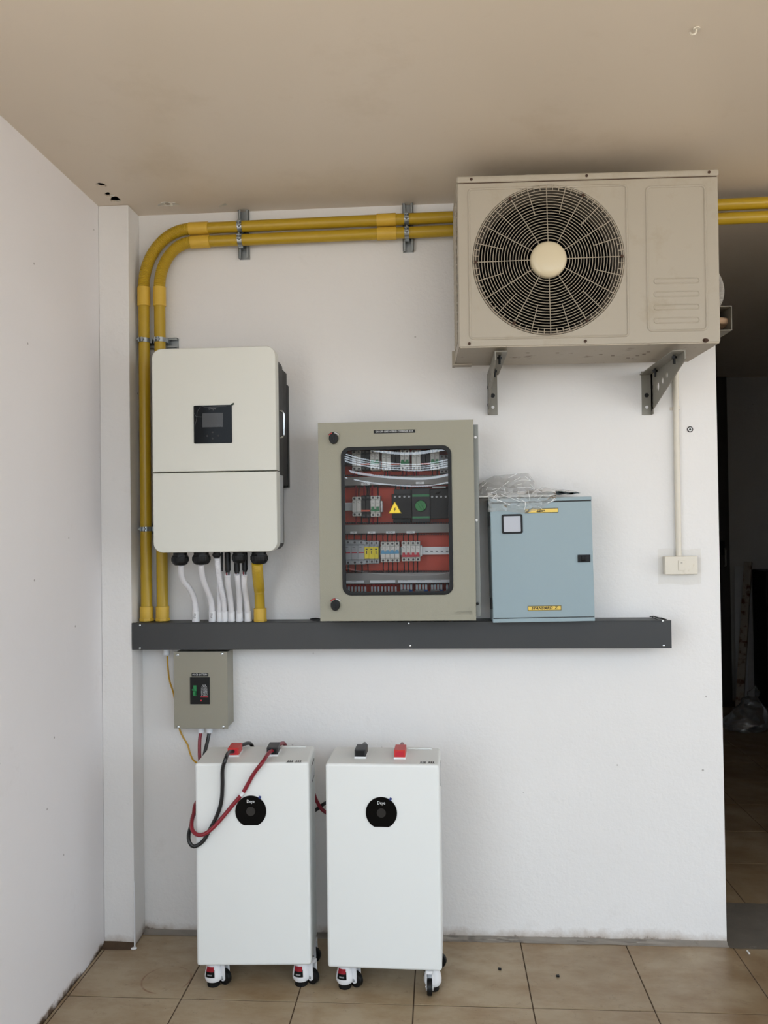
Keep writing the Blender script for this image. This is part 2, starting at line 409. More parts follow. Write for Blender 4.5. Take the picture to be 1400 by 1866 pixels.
def flake(c, w, l, rot, curl=.5):
    def fn(u, v):
        t = v; x = (u-.5)*w*(1-.6*v); y = l*t; z = -curl*l*t*t
        return Vector((c[0]+x*math.cos(rot)-y*math.sin(rot), c[1]+x*math.sin(rot)+y*math.cos(rot), c[2]+z))
    return B().grid(3, 5, fn, thick=.0008)
p = atz(306, 372, ZC-.001)
for dx, dy, w, l, rz in ((-.016, 0, .026, .022, PI/2+.2), (.018, .002, .024, .030, -PI/2-.2), (0, -.012, .022, .020, PI)):
    flake((p.x+dx, p.y+dy, p.z), w, l, rz, .22).build('paint_flake', m_flake, ceil)
B().prism(blob(p.x, p.y, .030, .020, 0, 18, 8), ZC-.0010, ZC-.0002, M=RX).build('bared_spot', m_flake, ceil)
B().prism(blob(p.x, p.y-.004, .010, .012, 0, 10, 3), ZC-.0016, ZC-.0004, M=RX).build('chipped_spot', m_cement, ceil)
for hx in (h2, h3):
    flake((hx.x+.014, hx.y+.014, ZC-.001), .014, .026, 2.5, .3).build('paint_flake', m_flake, ceil)
p = atz(413, 372, ZC-.001)
flake((p.x, p.y, p.z), .02, .03, 1.4, .2).build('paint_flake', m_flake, ceil)
# floor: slab with separate tiles
TS, TX0, TY0 = .3935, -.896, -.441
floor = struct(B().box((XL-.15, -4.6, -.12), (4.85, 4.4, -.0018)).build('floor', m_grout), 'beige tiled floor with brown stains')
def tile(x0, x1, y0, y1, m, dz=0):
    g = .0022
    return B().box((x0+g, y0+g, -.02), (x1-g, y1-g, dz), .0006, 1).build('floor_tile', m, floor)
for i in range(-2, 10):
    for j in range(5):
        x0, x1 = TX0+i*TS, TX0+(i+1)*TS; y1 = TY0+TS-j*TS; y0 = y1-TS
        x0, x1 = max(x0, XL), min(x1, 3.2)
        if j == 0: y1 = -.008
        if x1-x0 < .01: continue
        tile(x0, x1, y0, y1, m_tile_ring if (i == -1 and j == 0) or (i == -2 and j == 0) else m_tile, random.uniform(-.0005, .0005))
b = B()
for i in range(-2, 15):
    for j in range(5, 11):
        x0, x1 = max(TX0+i*TS, XL), min(TX0+(i+1)*TS, 4.8); y1 = TY0+TS-j*TS
        if x1-x0 > .02: b.box((x0+.0016, y1-TS+.0016, -.02), (x1-.0016, y1-.0016, 0))
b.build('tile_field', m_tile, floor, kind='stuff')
for i in range(-1, 6):
    for j in range(9):
        x0, x1 = 1.248+i*.40, 1.648+i*.40; y0, y1 = .335+j*.402, .737+j*.402
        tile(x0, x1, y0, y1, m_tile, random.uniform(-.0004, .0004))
# cement fillet and threshold
def wavy(x0, x1, y, z, n=40, seed=0):
    return [(x0+(x1-x0)*k/n, y+.006*noise.noise((k*.6, seed, 0)), z) for k in range(n+1)]
def fillet(x0, x1, yw, d, hgt, seed):
    def fn(u, v):
        x = x0+(x1-x0)*u; e = .007*noise.noise((x*9, seed, 0)); q = .004*noise.noise((x*23, v*3, seed))
        if v < .01: return Vector((x, yw, hgt+e*.5))
        return Vector((x, yw-(d+e)*v, hgt*(1-v)**2+.001+q*v*(1-v)))
    return B().grid(60, 4, fn, thick=.002)
struct(fillet(-1.183, WX, -.0005, .027, .012, 2).build('baseboard_back', m_cement), 'rough grey cement fillet along the foot of the back wall')
struct(fillet(XL, -1.183, -.1145, .026, .018, 6).build('baseboard_left', mat('dark_damp_fillet', (104, 84, 66), .9, var=.3, vs=30)), 'damp brown fillet at the foot of the pillar')
b = B()
b.grid(30, 12, lambda u, v: Vector((WX+.002+.80*u, -.034+.368*v, .002+.003*noise.noise((u*12, v*5, 1)))), thick=.01)
struct(b.build('trim_2', m_rubble), 'rough grey concrete threshold in the doorway')
# dark room behind the opening
struct(B().box((XL-.15, 4.17, 0), (3.8, 4.37, ZC+.05)).build('wall_far', m_room))
struct(B().box((3.6, .2, 0), (3.8, 4.2, ZC+.05)).build('wall_inner', m_room))
struct(B().box((.75, .2, 0), (.9, 4.2, ZC+.05)).build('wall_inner_left', m_room))
xd0, xd1 = at(1322, 700, 4.12).x-.62, at(1330, 960, 4.10).x
door = struct(B().box((xd0, 4.11, .0), (xd1, 4.168, ZC-.003)).box((xd0+.08, 4.10, .25), (xd1-.08, 4.12, 1.05), .01).box((xd0+.08, 4.10, 1.5), (xd1-.08, 4.12, 2.6), .01).build('door_1', m_door), 'tall dark door at the back of the unlit room')
q0, q1 = at(1312, 985, 4.1), at(1320, 1012, 4.1)
B().box((q0.x, 4.075, q1.z), (q1.x, 4.11, q0.z), .004).build('lock_case', m_black, door)
q2 = at(1320, 1030, 4.08)
B().tube([(q1.x-.005, 4.07, q1.z+.06), (q1.x-.005, 4.05, q1.z+.05), (q1.x-.005, 4.05, q2.z), (q1.x-.005, 4.07, q2.z-.005)], .008, 10).build('door_handle', m_bracket, door)
# front of the carport behind the photographer: header beam over the entrance, unseen walls added for shade and mirrored stripes, and the ground outside
struct(B().box((XL-.15, -3.75, HEAD), (4.8, -3.6, ZC+.1)).build('trim_3', m_wall), 'header beam over the carport entrance')
struct(B().box((4.8, -1.0, -.02), (5.0, .2, ZC+.1)).box((4.8, -3.75, HEAD), (5.0, -1.0, ZC+.1)).box((4.8, -3.75, -.02), (5.0, -3.5, HEAD)).build('wall_side', m_wall), 'right side wall of the carport with a wide opening')
struct(B().box((XL, -4.42, -.02), (4.8, -4.28, 1.15)).build('front_light_blocker', m_darkwall), 'unseen low wall added to shade the foot of the wall and the floor')  # out-of-view blocker added to cut the light low down
b = B()
for z0, z1 in ((-.15, 2.10), (2.125, 2.21), (2.255, 2.36), (2.392, 2.399), (2.425, 2.43), (2.455, 2.463), (2.49, 2.61), (2.655, 3.3)):
    b.box((-1.8, -9.12, z0), (.15, -9.0, z1))
for x in (-1.78, -.80, .13): b.box((x-.02, -9.11, 2.0), (x+.02, -9.01, 3.3))
struct(b.build('unseen_stripe_wall', m_darkwall), 'unseen dark wall, slotted to mirror as stripes in the cabinet window')  # added out of view; slots shaped for stripes mirrored in the window
struct(B().box((-30, -40, -.2), (30, 20, -.125)).build('ground', m_ground), 'concrete driveway outside the carport')

# ================================================================== CONDUITS
YC = -.047
def conduit(xv, zt, slope, xb, zb, cpl2, label):
    """vertical run from the trunking, flexible bend, horizontal run"""
    t = T('electrical_conduit', label, 'conduit', (xv, YC, 1.2315), group='yellow pipes along the wall and ceiling')
    r = .0218
    zh = lambda x: zt+slope*(x+.955)
    V = Vector
    B().cyl((xv, YC, 1.255), (xv, YC, zb-.035), r, n=28).build('pipe', m_yellow, t)
    B().cyl((xv, YC, 1.2315), (xv, YC, 1.243), r+.0075, n=8, bev=.0015).cyl((xv, YC, 1.242), (xv, YC, 1.288), r+.004, n=28, bev=.0015).build('adapter', m_yellow2, t)
    B().cyl((xv, YC, zb-.072), (xv, YC, zb+.003), r+.003, n=28, bev=.001).build('coupling', m_yellow2, t)
    rx, rz = xb-xv, zh(xb)-zb
    path = [V((xb-rx*math.cos(a), YC, zb+rz*math.sin(a))) for a in [PI/2*k/60 for k in range(61)]]
    P, R = corrugate(path, r+.0010, .0054, .0026)
    B().tube(P, R, 20).build('flexible_bend', m_yflex, t, smooth=60)
    B().cyl((xb-.004, YC, zh(xb)), (xb+.072, YC, zh(xb+.07)), r+.003, n=28, bev=.001).build('coupling', m_yellow2, t)
    B().cyl((xb+.04, YC, zh(xb+.04)), (cpl2+.03, YC, zh(cpl2+.03)), r, n=28).build('pipe', m_yellow, t)
    B().cyl((cpl2, YC, zh(cpl2)), (cpl2+.074, YC, zh(cpl2+.074)), r+.003, n=28, bev=.001).build('coupling', m_yellow2, t)
    B().cyl((cpl2+.05, YC, zh(cpl2+.05)), (3.2, YC, zh(3.2)), r, n=28).build('pipe', m_yellow, t)
    return t, zh
XV1 = at(264.5, 800, YC).x; XV2 = at(291.5, 600, YC).x
CZ1 = at(400, 415, YC).z; CZ2 = at(400, 439.5, YC).z
XB1 = at(347, 418, YC).x; XB2 = at(350, 440, YC).x
s1 = (at(1370, 371, YC).z-CZ1)/(1.182+.9); s2 = (at(1370, 396.5, YC).z-CZ2)/(1.182+.9)
XC2 = at(687, 404, YC).x
c1, zh1 = conduit(XV1, CZ1, s1, XB1, at(265, 525, YC).z, XC2, 'yellow pipe running outermost in the corner and topmost below the ceiling')
c2, zh2 = conduit(XV2, CZ2, s2, XB2, at(291, 525, YC).z, XC2+.001, 'yellow pipe running inside the corner bend and lower below the ceiling')

def strut(x0, x1, z0, z1, vertical, clamps, label):
    t = T('strut_channel', label, 'bracket', ((x0+x1)/2, 0, z0), group='galvanised strut channels holding the yellow pipes')
    b = B(); d = .0225; w = .0022; lip = .009
    if vertical:
        b.box((x0, -w, z0), (x1, -.0003, z1)).box((x0, -d, z0), (x0+w, -w, z1)).box((x1-w, -d, z0), (x1, -w, z1))
        b.box((x0, -d, z0), (x0+lip, -d+w, z1)).box((x1-lip, -d, z0), (x1, -d+w, z1))
    else:
        b.box((x0, -w, z0), (x1, -.0003, z1)).box((x0, -d, z0), (x1, -w, z0+w)).box((x0, -d, z1-w), (x1, -w, z1))
        b.box((x0, -d, z0), (x1, -d+w, z0+lip)).box((x0, -d, z1-lip), (x1, -d+w, z1))
    b.build('channel', m_galv, t)
    r = .0218
    for cx, cz in clamps:
        if vertical: Mx = Matrix.Translation((cx, YC, cz)) @ Matrix.Rotation(PI/2, 4, 'Y')
        else: Mx = Matrix.Translation((cx, YC, cz))
        c = B(); hw = .0085
        c.lathe([(r+.0002, -hw), (r+.0028, -hw), (r+.0028, hw), (r+.0002, hw)], Mx, 32, closed=True)
        # ears with the tightening screw stand out to the front
        if vertical:
            c.box((cx-hw, YC-r-.012, cz-.004), (cx+hw, YC-r+.001, cz+.001), .001); c.box((cx-hw, YC-r-.012, cz+.009), (cx+hw, YC-r+.004, cz+.0125), .001)
            c.box((cx-hw, YC+.004, cz-r-.007), (cx+hw, YC+.0245, cz-r+.004)); c.box((cx-hw, YC+.004, cz+r-.004), (cx+hw, YC+.0245, cz+r+.007))
            k = c.build('pipe_clamp', m_clamp, t)
            B().cyl((cx, YC-r-.007, cz-.010), (cx, YC-r-.007, cz+.020), .0022, n=10).cyl((cx, YC-r-.007, cz+.0125), (cx, YC-r-.007, cz+.0165), .0045, n=6).cyl((cx, YC-r-.007, cz-.0075), (cx, YC-r-.007, cz-.0042), .0045, n=6).build('bolt', m_galv, k)
        else:
            c.box((cx-.002, YC-r-.012, cz-hw), (cx+.005, YC-r+.001, cz+hw), .001); c.box((cx-.0125, YC-r-.012, cz-hw), (cx-.009, YC-r+.004, cz+hw), .001)
            c.box((cx-r-.007, YC+.004, cz-hw), (cx-r+.004, YC+.0245, cz+hw)); c.box((cx+r-.004, YC+.004, cz-hw), (cx+r+.007, YC+.0245, cz+hw))
            k = c.build('pipe_clamp', m_clamp, t)
            B().cyl((cx-.020, YC-r-.007, cz), (cx+.010, YC-r-.007, cz), .0022, n=10).cyl((cx-.0165, YC-r-.007, cz), (cx-.0125, YC-r-.007, cz), .0045, n=6).cyl((cx+.0045, YC-r-.007, cz), (cx+.0075, YC-r-.007, cz), .0045, n=6).build('bolt', m_galv, k)
    return t
sx = (at(434.5, 425, -.02).x+at(453.5, 425, -.02).x)/2
strut(sx-.0205, sx+.0205, at(450, 472, -.01).z, ZC-.001, True, [(sx-.006, zh1(sx)), (sx-.006, zh2(sx))], 'upright galvanised channel clamping two pipes near the corner bend')
sx = (at(735, 410, -.02).x+at(752.5, 410, -.02).x)/2
strut(sx-.0205, sx+.0205, at(745, 459, -.01).z, ZC-.001, True, [(sx-.004, zh1(sx)), (sx-.004, zh2(sx))], 'upright galvanised channel clamping two pipes left of the fan unit')
zz = at(280, 625, -.03).z
strut(-1.180, at(323, 625, -.02).x, zz-.0205, zz+.0205, False, [(XV1, zz+.006), (XV2, zz+.006)], 'level galvanised channel with two clamps above the white inverter')
zz = at(262, 964, -.03).z
strut(-1.180, XV2+.05, zz-.0205, zz+.0205, False, [(XV1, zz), (XV2, zz)], 'level galvanised channel half hidden behind the lower inverter')

# ================================================================== CABLE TRUNKING
TZ0, TZ1, TY = 1.1305, 1.2305, -.118
tx0, tx1 = -1.1815, .8415
t = T('cable_trunking', 'long charcoal metal trunking fixed level across the white wall', 'trunking', ((tx0+tx1)/2, 0, TZ0))
B().box((tx0+.002, TY+.002, TZ0), (tx1-.002, -.0005, TZ1-.0015), .0015).build('body', m_duct, t)
b = B().box((tx0, TY, TZ0-.001), (tx1, TY+.0018, TZ1+.0005), .0006, 1).box((tx0, TY, TZ1-.001), (tx1, TY+.016, TZ1+.0006))
b.build('cover', m_duct, t)
B().box((tx1-.045, TY+.012, TZ1), (tx1-.043, -.02, TZ1+.003)).tube([(tx1-.05, -.012, TZ1+.003), (tx1-.04, -.03, TZ1+.006), (tx1-.025, -.06, TZ1+.002), (tx1-.01, -.09, TZ1+.001)], .002, 8).build('end_joint', m_black, t)
for px, py in ((255, 1139.5), (255, 1181.5), (745, 1136), (748, 1177), (1208.5, 1132), (1210, 1176.5)):
    q = at(px, py, TY)
    B().sphere((q.x, TY, q.z), .0042, 12, (1, .5, 1)).build('screw', m_steel, t)
q = at(304, 1192, -.055)
B().cyl((q.x, -.055, TZ0-.03), (q.x, -.055, TZ0+.001), .0125, n=24, bev=.001).build('cable_bushing', m_white, t)

# ================================================================== INVERTER
YI = -.28
q0, q1 = at(276.5, 760, YI), at(504, 760, YI)
ix0, ix1 = at(277, 780, YI).x, at(503.5, 780, YI).x
iz1, iz0 = at(390, 632.5, YI).z, at(390, 1006.5, YI).z
izm = at(390, 859.5, YI).z
inv = T('solar_inverter', 'tall off-white wall inverter with a small black display', 'inverter', ((ix0+ix1)/2, 0, iz0))
def arc_rect(x0, x1, z0, z1, rt, rb, n=8):
    pts = []
    for cx, cz, a0, r in ((x1-rt, z1-rt, 0, rt), (x0+rt, z1-rt, 90, rt), (x0+rb, z0+rb, 180, rb), (x1-rb, z0+rb, 270, rb)):
        if r < .002: pts.append((cx+(r if a0 in (0, 270) else -r), cz+(r if a0 < 180 else -r))); continue
        for k in range(n+1):
            a = math.radians(a0+90*k/n); pts.append((cx+r*math.cos(a), cz+r*math.sin(a)))
    return pts
B().prism(arc_rect(ix0, ix1, izm+.0015, iz1, .036, .001), YI, YI+.05, bev=.006).build('upper_cover', m_inv, inv)
B().prism(arc_rect(ix0, ix1, iz0, izm-.0015, .001, .036), YI, YI+.055, bev=.006).build('lower_cover', m_inv, inv)
B().prism(rr(ix0+.012, ix1-.0005, iz0+.004, iz1-.03, .03), YI+.045, YI+.13).build('wiring_compartment', m_black, inv)
b = B().box((ix0+.03, YI+.09, izm-.045), (ix1-.006, -.03, iz1-.055), .004)
for k in range(14):
    x = ix0+.045+k*.028; b.box((x, YI+.16, izm-.03), (x+.004, -.028, iz1-.035))
b.build('heat_sink', m_heat, inv)
B().box((ix1-.03, -.035, izm-.05), (ix1-.004, -.0008, iz1-.10), .002).box((ix0+.05, -.03, iz1-.16), (ix1-.05, -.0008, iz1-.11), .002).build('wall_bracket', m_heat, inv)
# side handle
q = at(513, 785, -.15)
hz0, hz1 = at(512, 800, -.16).z, at(512, 752, -.16).z
B().tube([(ix1-.006, -.21, hz1), (ix1+.008, -.21, hz1-.002), (ix1+.012, -.20, hz1-.01), (ix1+.012, -.20, hz0+.01), (ix1+.008, -.21, hz0+.002), (ix1-.006, -.21, hz0)], .0042, 10).build('carrying_handle', m_steel, inv)
B().box((ix1-.001, YI+.058, at(506, 990, -.22).z), (ix1+.0002, YI+.118, izm-.012)).build('rating_label', m_labelgrey, inv)
# display
dx0, dx1, dz0, dz1 = at(353.6, 780, YI).x, at(423.2, 780, YI).x, at(388, 808, YI).z, at(388, 738.5, YI).z
disp = B().prism(rr(dx0, dx1, dz0, dz1, .004, 3), YI-.003, YI+.002, bev=.0008).build('display_panel', m_gloss, inv)
sx0, sx1, sz0, sz1 = at(369.5, 765, YI).x, at(407, 765, YI).x, at(388, 778.5, YI).z, at(388, 753, YI).z
B().box((sx0, YI-.0036, sz0), (sx1, YI-.0028, sz1)).build('screen', m_screen, disp)
q = at(387.5, 744.5, YI); text('Deye', .0125, (q.x, YI-.0034, q.z), m_logo_dim, disp, 'logo', fit=.026)
for px, py in ((388, 788), (378.5, 794.5), (398.5, 794), (388, 799)):
    q = at(px, py, YI); B().cyl((q.x, YI-.0034, q.z), (q.x, YI-.0028, q.z), .0036, n=16).build('button', m_grey_dk, disp)
q = at(424.5, 737, YI)
B().box((-.006, -.0006, -.0032), (.006, .0006, .0032), M=Matrix.Translation((q.x, YI-.0045, q.z)) @ Matrix.Rotation(-.5, 4, 'Y')).build('film_tab', m_green_tab, disp, label='dark green pull tab of the protective film')
b = B()
for pts in (((366, 741), (360, 751), (359, 762), (355.5, 777)), ((355, 753), (358, 759), (368, 760)), ((367, 740), (380, 742.5), (400, 741), (413, 740))):
    b.tube(spline([Vector((at(x, y, YI).x, YI-.0034, at(x, y, YI).z)) for x, y in pts], .004), .0004, 5)
b.build('film_crease', m_logo_dim, disp)
# glands and plugs underneath
YG = -.222
def gland(px, r, h, name='cable_gland'):
    x = at(px, 1010, YG).x; z = iz0+.004
    b = B().cyl((x, YG, z-h*.36), (x, YG, z+.003), r*.84, n=24).cyl((x, YG, z-h*.42), (x, YG, z-h*.30), r*.95, n=6)
    prof = [(0, z-h), (r*.62, z-h), (r*.86, z-h*.90), (r, z-h*.72), (r, z-h*.40), (r*.8, z-h*.38), (0, z-h*.38)]
    b.lathe(prof, Matrix.Translation((x, YG, 0)), 28)
    for k in range(14):
        a = 2*PI*k/14; b.box((x+r*math.cos(a)-.0012, YG+r*math.sin(a)-.0012, z-h*.72), (x+r*math.cos(a)+.0012, YG+r*math.sin(a)+.0012, z-h*.44))
    return b.build(name, m_black, inv), x, z-h
g1 = gland(328.3, .0305, .052); g2 = gland(367, .0325, .050); g3 = gland(395, .0145, .026); g4 = gland(436, .026, .046); g5 = gland(472.5, .0315, .050)
for px, py0, py1, r in ((404.5, 1012, 1041, .0035), (414.8, 1010, 1043, .0105), (431.5, 1026, 1045, .0105), (446, 1010, 1042, .0105)):
    x = at(px, 1025, YG+.02).x; z1, z0 = iz0+.003, at(px, py1, YG+.02).z
    B().cyl((x, YG+.022, z1-.01), (x, YG+.022, z1+.01), r*.8, n=14).cyl((x, YG+.022, z0+.006), (x, YG+.022, z1-.008), r, n=14, bev=.001).cyl((x, YG+.022, z0), (x, YG+.022, z0+.008), r*.78, n=14).build('solar_connector', m_black, inv)

# ================================================================== HOSES between inverter and trunking
YB = -.075
def hose(pts, r, label, top_y=YG, mark=False, corr=None, wires=False, cp_r=None):
    """pts in photo pixels from the gland down to the trunking top, depth eases from the gland to the trunking"""
    n = len(pts); P = []
    zb = at(pts[-1][0], pts[-1][1], YB)
    for i, (x, y) in enumerate(pts):
        s_ = i/(n-1); s_ = s_*s_*(3-2*s_); Y = top_y+(YB-top_y)*s_
        P.append(at(x, y, Y))
    base = Vector((P[-1].x, YB, TZ1+.0008)); P[-1] = Vector((base.x, YB, TZ1+.03))
    t = T('flexible_conduit', label, 'hose', base, group='flexible hoses between inverter and trunking')
    cr = cp_r or r+.0022
    if corr:
        pa = spline(P, .004); cut = int(len(pa)*corr); A, R = corrugate(pa[:cut], r, .0058, .0016)
        b = B().tube(A, R, 18)
        if cut < len(pa)-1: b.tube(pa[cut-1:], r*.93, 18)
        b.build('hose', m_yflex if cp_r else m_whitef, t, smooth=60)
    else:
        pa = spline(P, .006); rs = [r*(1+.035*math.sin(i*1.9)) for i in range(len(pa))]
        B().tube(pa, rs, 16).build('hose', m_whitef, t, smooth=60)
    hh = .05 if cp_r else .04
    c = B().cyl((base.x, YB, base.z), (base.x, YB, base.z+hh), cr, n=22, bev=.0008).cyl((base.x, YB, base.z), (base.x, YB, base.z+.008), cr+.0018, n=8)
    c.build('coupling', m_yellow2 if cp_r else m_white, t)
    if mark: text('20.JS', .010, (base.x, YB-cr-.0006, base.z+.023), m_ink, t, 'size_mark', rz=PI/2+.1)
    if wires:
        a = P[0]; B().tube(spline([(a.x-.003, a.y, a.z+.03), (a.x-.004, a.y, a.z+.012), (a.x-.003, a.y, a.z-.008)], .006), .0028, 8).build('solar_wire', m_red_cable, t)
        B().tube(spline([(a.x+.004, a.y+.003, a.z+.03), (a.x+.004, a.y+.003, a.z+.012), (a.x+.004, a.y+.002, a.z-.008)], .006), .0028, 8).build('solar_wire', m_blk_cable, t)
    return t
f = lambda *a: [(310+x/7, 990+y/7) for x, y in a]
hose(f((140, 270), (140, 330), (160, 460), (250, 580), (310, 720), (328, 850)), .0112, 'white ribbed hose leftmost under the inverter, bending right', mark=True)
hose(f((398, 265), (400, 330), (420, 460), (480, 610), (525, 740), (540, 850)), .0112, 'white hose second from left under the inverter, with printed fitting', mark=True)
hose(f((602, 190), (615, 320), (650, 540), (685, 720), (697, 880)), .0112, 'white ribbed hose hanging from the smallest gland in the middle', corr=.75)
hose(f((636, 420), (622, 560), (628, 720), (632, 850)), .0085, 'thin white hose half hidden behind the ribbed middle hose', top_y=-.15)
hose(f((735, 405), (742, 520), (770, 700), (785, 855)), .0108, 'white hose just right of the ribbed hose, under a black plug', top_y=-.19, wires=True)
hose(f((855, 388), (872, 520), (886, 700), (886, 855)), .0108, 'straight white hose third from the right under the inverter', top_y=-.19, wires=True)
hose(f((950, 398), (946, 530), (972, 690), (993, 855)), .0108, 'white hose bending right, next to the yellow ribbed hose', top_y=-.19, wires=True)
hose(f((1110, 250), (1116, 360), (1128, 500), (1140, 620), (1148, 780)), .0205, 'short yellow ribbed hose dropping from the rightmost inverter gland', corr=.66, cp_r=.0245)

# ================================================================== BREAKER BOX BELOW THE TRUNKING
YM = -.10
mx0, mx1 = at(316.8, 1250, YM).x, at(414.8, 1250, YM).x
mz1, mz0 = at(366, 1187.5, YM).z, at(366, 1328, YM).z
mc = T('battery_breaker_box', 'small grey-beige metal box with a black breaker below the trunking', 'box', ((mx0+mx1)/2, 0, mz0))
B().box((mx0+.004, YM+.003, mz0+.004), (mx1-.003, -.0006, mz1-.003), .001).build('enclosure', m_beige2, mc)
B().box((mx0, YM, mz0), (mx1, YM+.004, mz1), .0012).build('cover', m_beige2, mc)
for px, py in ((323.5, 1193.5), (405, 1191.8), (325, 1325), (407, 1324.5)):
    q = at(px, py, YM); B().sphere((q.x, YM, q.z), .0055, 12, (1, .45, 1)).build('screw', m_steel, mc)
bx0, bx1, bz0, bz1 = at(347, 1260, YM).x, at(382.6, 1260, YM).x, at(365, 1283, YM).z, at(365, 1234, YM).z
brk = B().box((bx0, YM-.004, bz0), (bx1, YM+.002, bz1), .001).build('breaker', m_black, mc)
q = at(356, 1258, YM)
B().box((q.x-.006, YM-.005, q.z-.020), (q.x+.006, YM-.0035, q.z+.020)).box((q.x-.005, YM-.016, q.z-.017), (q.x+.006, YM-.004, q.z-.002), .002).box((q.x-.011, YM-.009, q.z+.001), (q.x+.001, YM-.004, q.z+.006), .001).build('toggle', m_gtog, brk)
q = at(373, 1258, YM); ln = ['MCCB', 'AC  400V 250A', 'Ui 800V', 'Uimp 8kV 50Hz', 'In 250A', 'Icu 35kA  Ics', 'IEC 60947-2', 'A  CAT  C']
for k, s_ in enumerate(ln):
    text(s_, .0062, (q.x, YM-.0043, q.z+.020-k*.0055), m_logo, brk, 'rating_text', fit=.012+.012*min(1, k/1.5))
q = at(373, 1269.5, YM); B().box((q.x-.0145, YM-.0045, q.z-.002), (q.x+.0145, YM-.0038, q.z+.002)).build('red_stripe', m_rtog, brk)
q = at(367.5, 1276, YM); B().cyl((q.x, YM-.007, q.z), (q.x, YM-.003, q.z), .003, n=14).build('trip_button', m_rtog, brk)
q0, q1 = at(349.5, 1232.3, YM), at(379.5, 1226.3, YM)
lab = B().box((q0.x, YM-.0012, q0.z), (q1.x, YM+.0005, q1.z), .0003, 1).build('nameplate', m_black, mc)
text('MCCB BATTERY', .010, ((q0.x+q1.x)/2, YM-.0015, (q0.z+q1.z)/2), m_logo, lab, 'lettering', fit=(q1.x-q0.x)*.9)
YBU = -.055; bush = []
for px in (366.5, 382):
    x = at(px, 1336, YBU).x; bush.append(x)
    B().cyl((x, YBU, mz0-.026), (x, YBU, mz0+.006), .0128, n=24, bev=.001).cyl((x, YBU, mz0-.012), (x, YBU, mz0+.005), .0145, n=24).build('cable_bushing', m_white, mc)
qa = [at(305, 1196, -.055), at(306, 1215, -.05), at(309, 1240, -.035), at(316, 1262, -.012), at(321, 1290, -.008), at(326, 1324, -.008), at(333, 1342, -.012), at(342, 1357, -.02), at(347, 1374, -.03), at(357, 1389, -.06), Vector((-.86, -.10, .66)), Vector((-.80, -.10, .56))]
t = tagm(B().tube(spline(qa, .012), .0034, 8).build('earth_wire', m_earth), 'thin yellow wire hanging from the trunking behind the breaker box', 'wire')

# ================================================================== COMBINER BOX
YD = -.24
kx0, kx1 = at(581.5, 950, YD).x, at(865.5, 950, YD).x
kz1, kz0 = at(722, 767.5, YD).z, at(724, 1131.5, YD).z
cb = T('combiner_box', 'beige wall cabinet with a clear window full of breakers', 'cabinet', ((kx0+kx1)/2, 0, kz0))
wx0, wx1 = at(623.0, 950, YD).x, at(824.5, 950, YD).x
wz1, wz0 = at(722, 813, YD).z, at(724, 1084.5, YD).z
ex0, ex1 = kx0+.012, at(873.5, 950, -.20).x
ez1, ez0 = at(868, 775, -.20).z, at(870, 1122, -.20).z
b = B().prism([(ex0, ez0), (ex1, ez0), (ex1, ez1), (ex0, ez1)], YD+.022, -.004, [[(ex0+.012, ez0+.012), (ex1-.024, ez0+.012), (ex1-.024, ez1-.012), (ex0+.012, ez1-.012)]])
b.box((ex0, -.006, ez0), (ex1, -.0008, ez1)); b.build('enclosure', m_encl, cb)
for px, py, m in ((865, 797, m_white), (867, 948, m_white), (869, 1100, m_black)):
    q = at(px+1.5, py, YD+.02); B().cyl((q.x, YD+.0215, q.z), (q.x, YD+.012, q.z), .0048, n=14, bev=.001).build('side_screw', m, cb)
hole = rr(wx0+.008, wx1-.008, wz0+.008, wz1-.008, .026, 8)
drm = B().prism([(kx0, kz0), (kx1, kz0), (kx1, kz1), (kx0, kz1)], YD, YD+.018, [hole], bev=.0012)
door_c = drm.build('door', m_beige, cb)
B().prism(rr(wx0, wx1, wz0, wz1, .032, 8), YD-.005, YD+.003, [rr(wx0+.013, wx1-.013, wz0+.013, wz1-.013, .024, 8)], bev=.002).build('window_gasket', m_black, door_c)
def pane_fn(u, v):
    x = wx0+.006+(wx1-wx0-.012)*u; z = wz0+.006+(wz1-wz0-.012)*v
    a = (u-.66); bow = .021*a*a*(1.0 if a < 0 else 1.1)*(z-wz0) + .00012*noise.noise((x*7, 0, z*7))
    return Vector((x, YD+.010-bow, z))
B().grid(40, 50, pane_fn).build('window_pane', m_pane, door_c, smooth=180)
# locks
for px, py in ((608.5, 798.5), (611.8, 1101.5)):
    q = at(px, py, YD)
    pear = [(q.x+.0165*math.cos(a)*(1 if math.sin(a) < .2 else 1), q.z+(.0165*math.sin(a) if math.sin(a) > 0 else .022*math.sin(a))) for a in [2*PI*k/28 for k in range(28)]]
    lk = B().prism(pear, YD-.016, YD-.0005, bev=.004).box((q.x-.004, YD-.018, q.z-.012), (q.x+.004, YD-.010, q.z+.020), .002).build('lock', m_black, door_c)
    for a0, a1, m in ((38, 88, m_white), (92, 142, m_red)):
        pts = circ(q.x, q.z-.002, .0235, 12, a0, a1)+circ(q.x, q.z-.002, .0205, 12, a1, a0)
        B().prism(pts, YD-.0008, YD+.0002).build('position_mark', m, lk)
    B().prism(circ(q.x, q.z-.002, .0248, 16, 34, 146)+circ(q.x, q.z-.002, .0238, 16, 146, 34), YD-.0008, YD+.0002).build('position_mark', m_ink, lk)
q0, q1 = at(681, 790, YD), at(756.8, 782.5, YD)
lab = B().box((q0.x, YD-.001, q0.z), (q1.x, YD+.0004, q1.z)).build('nameplate', m_black, door_c)
text('ON-OFF-GRID HYBRID COMBINER BOX', .0095, ((q0.x+q1.x)/2, YD-.0013, (q0.z+q1.z)/2), m_logo, lab, 'lettering', fit=(q1.x-q0.x)*.9)
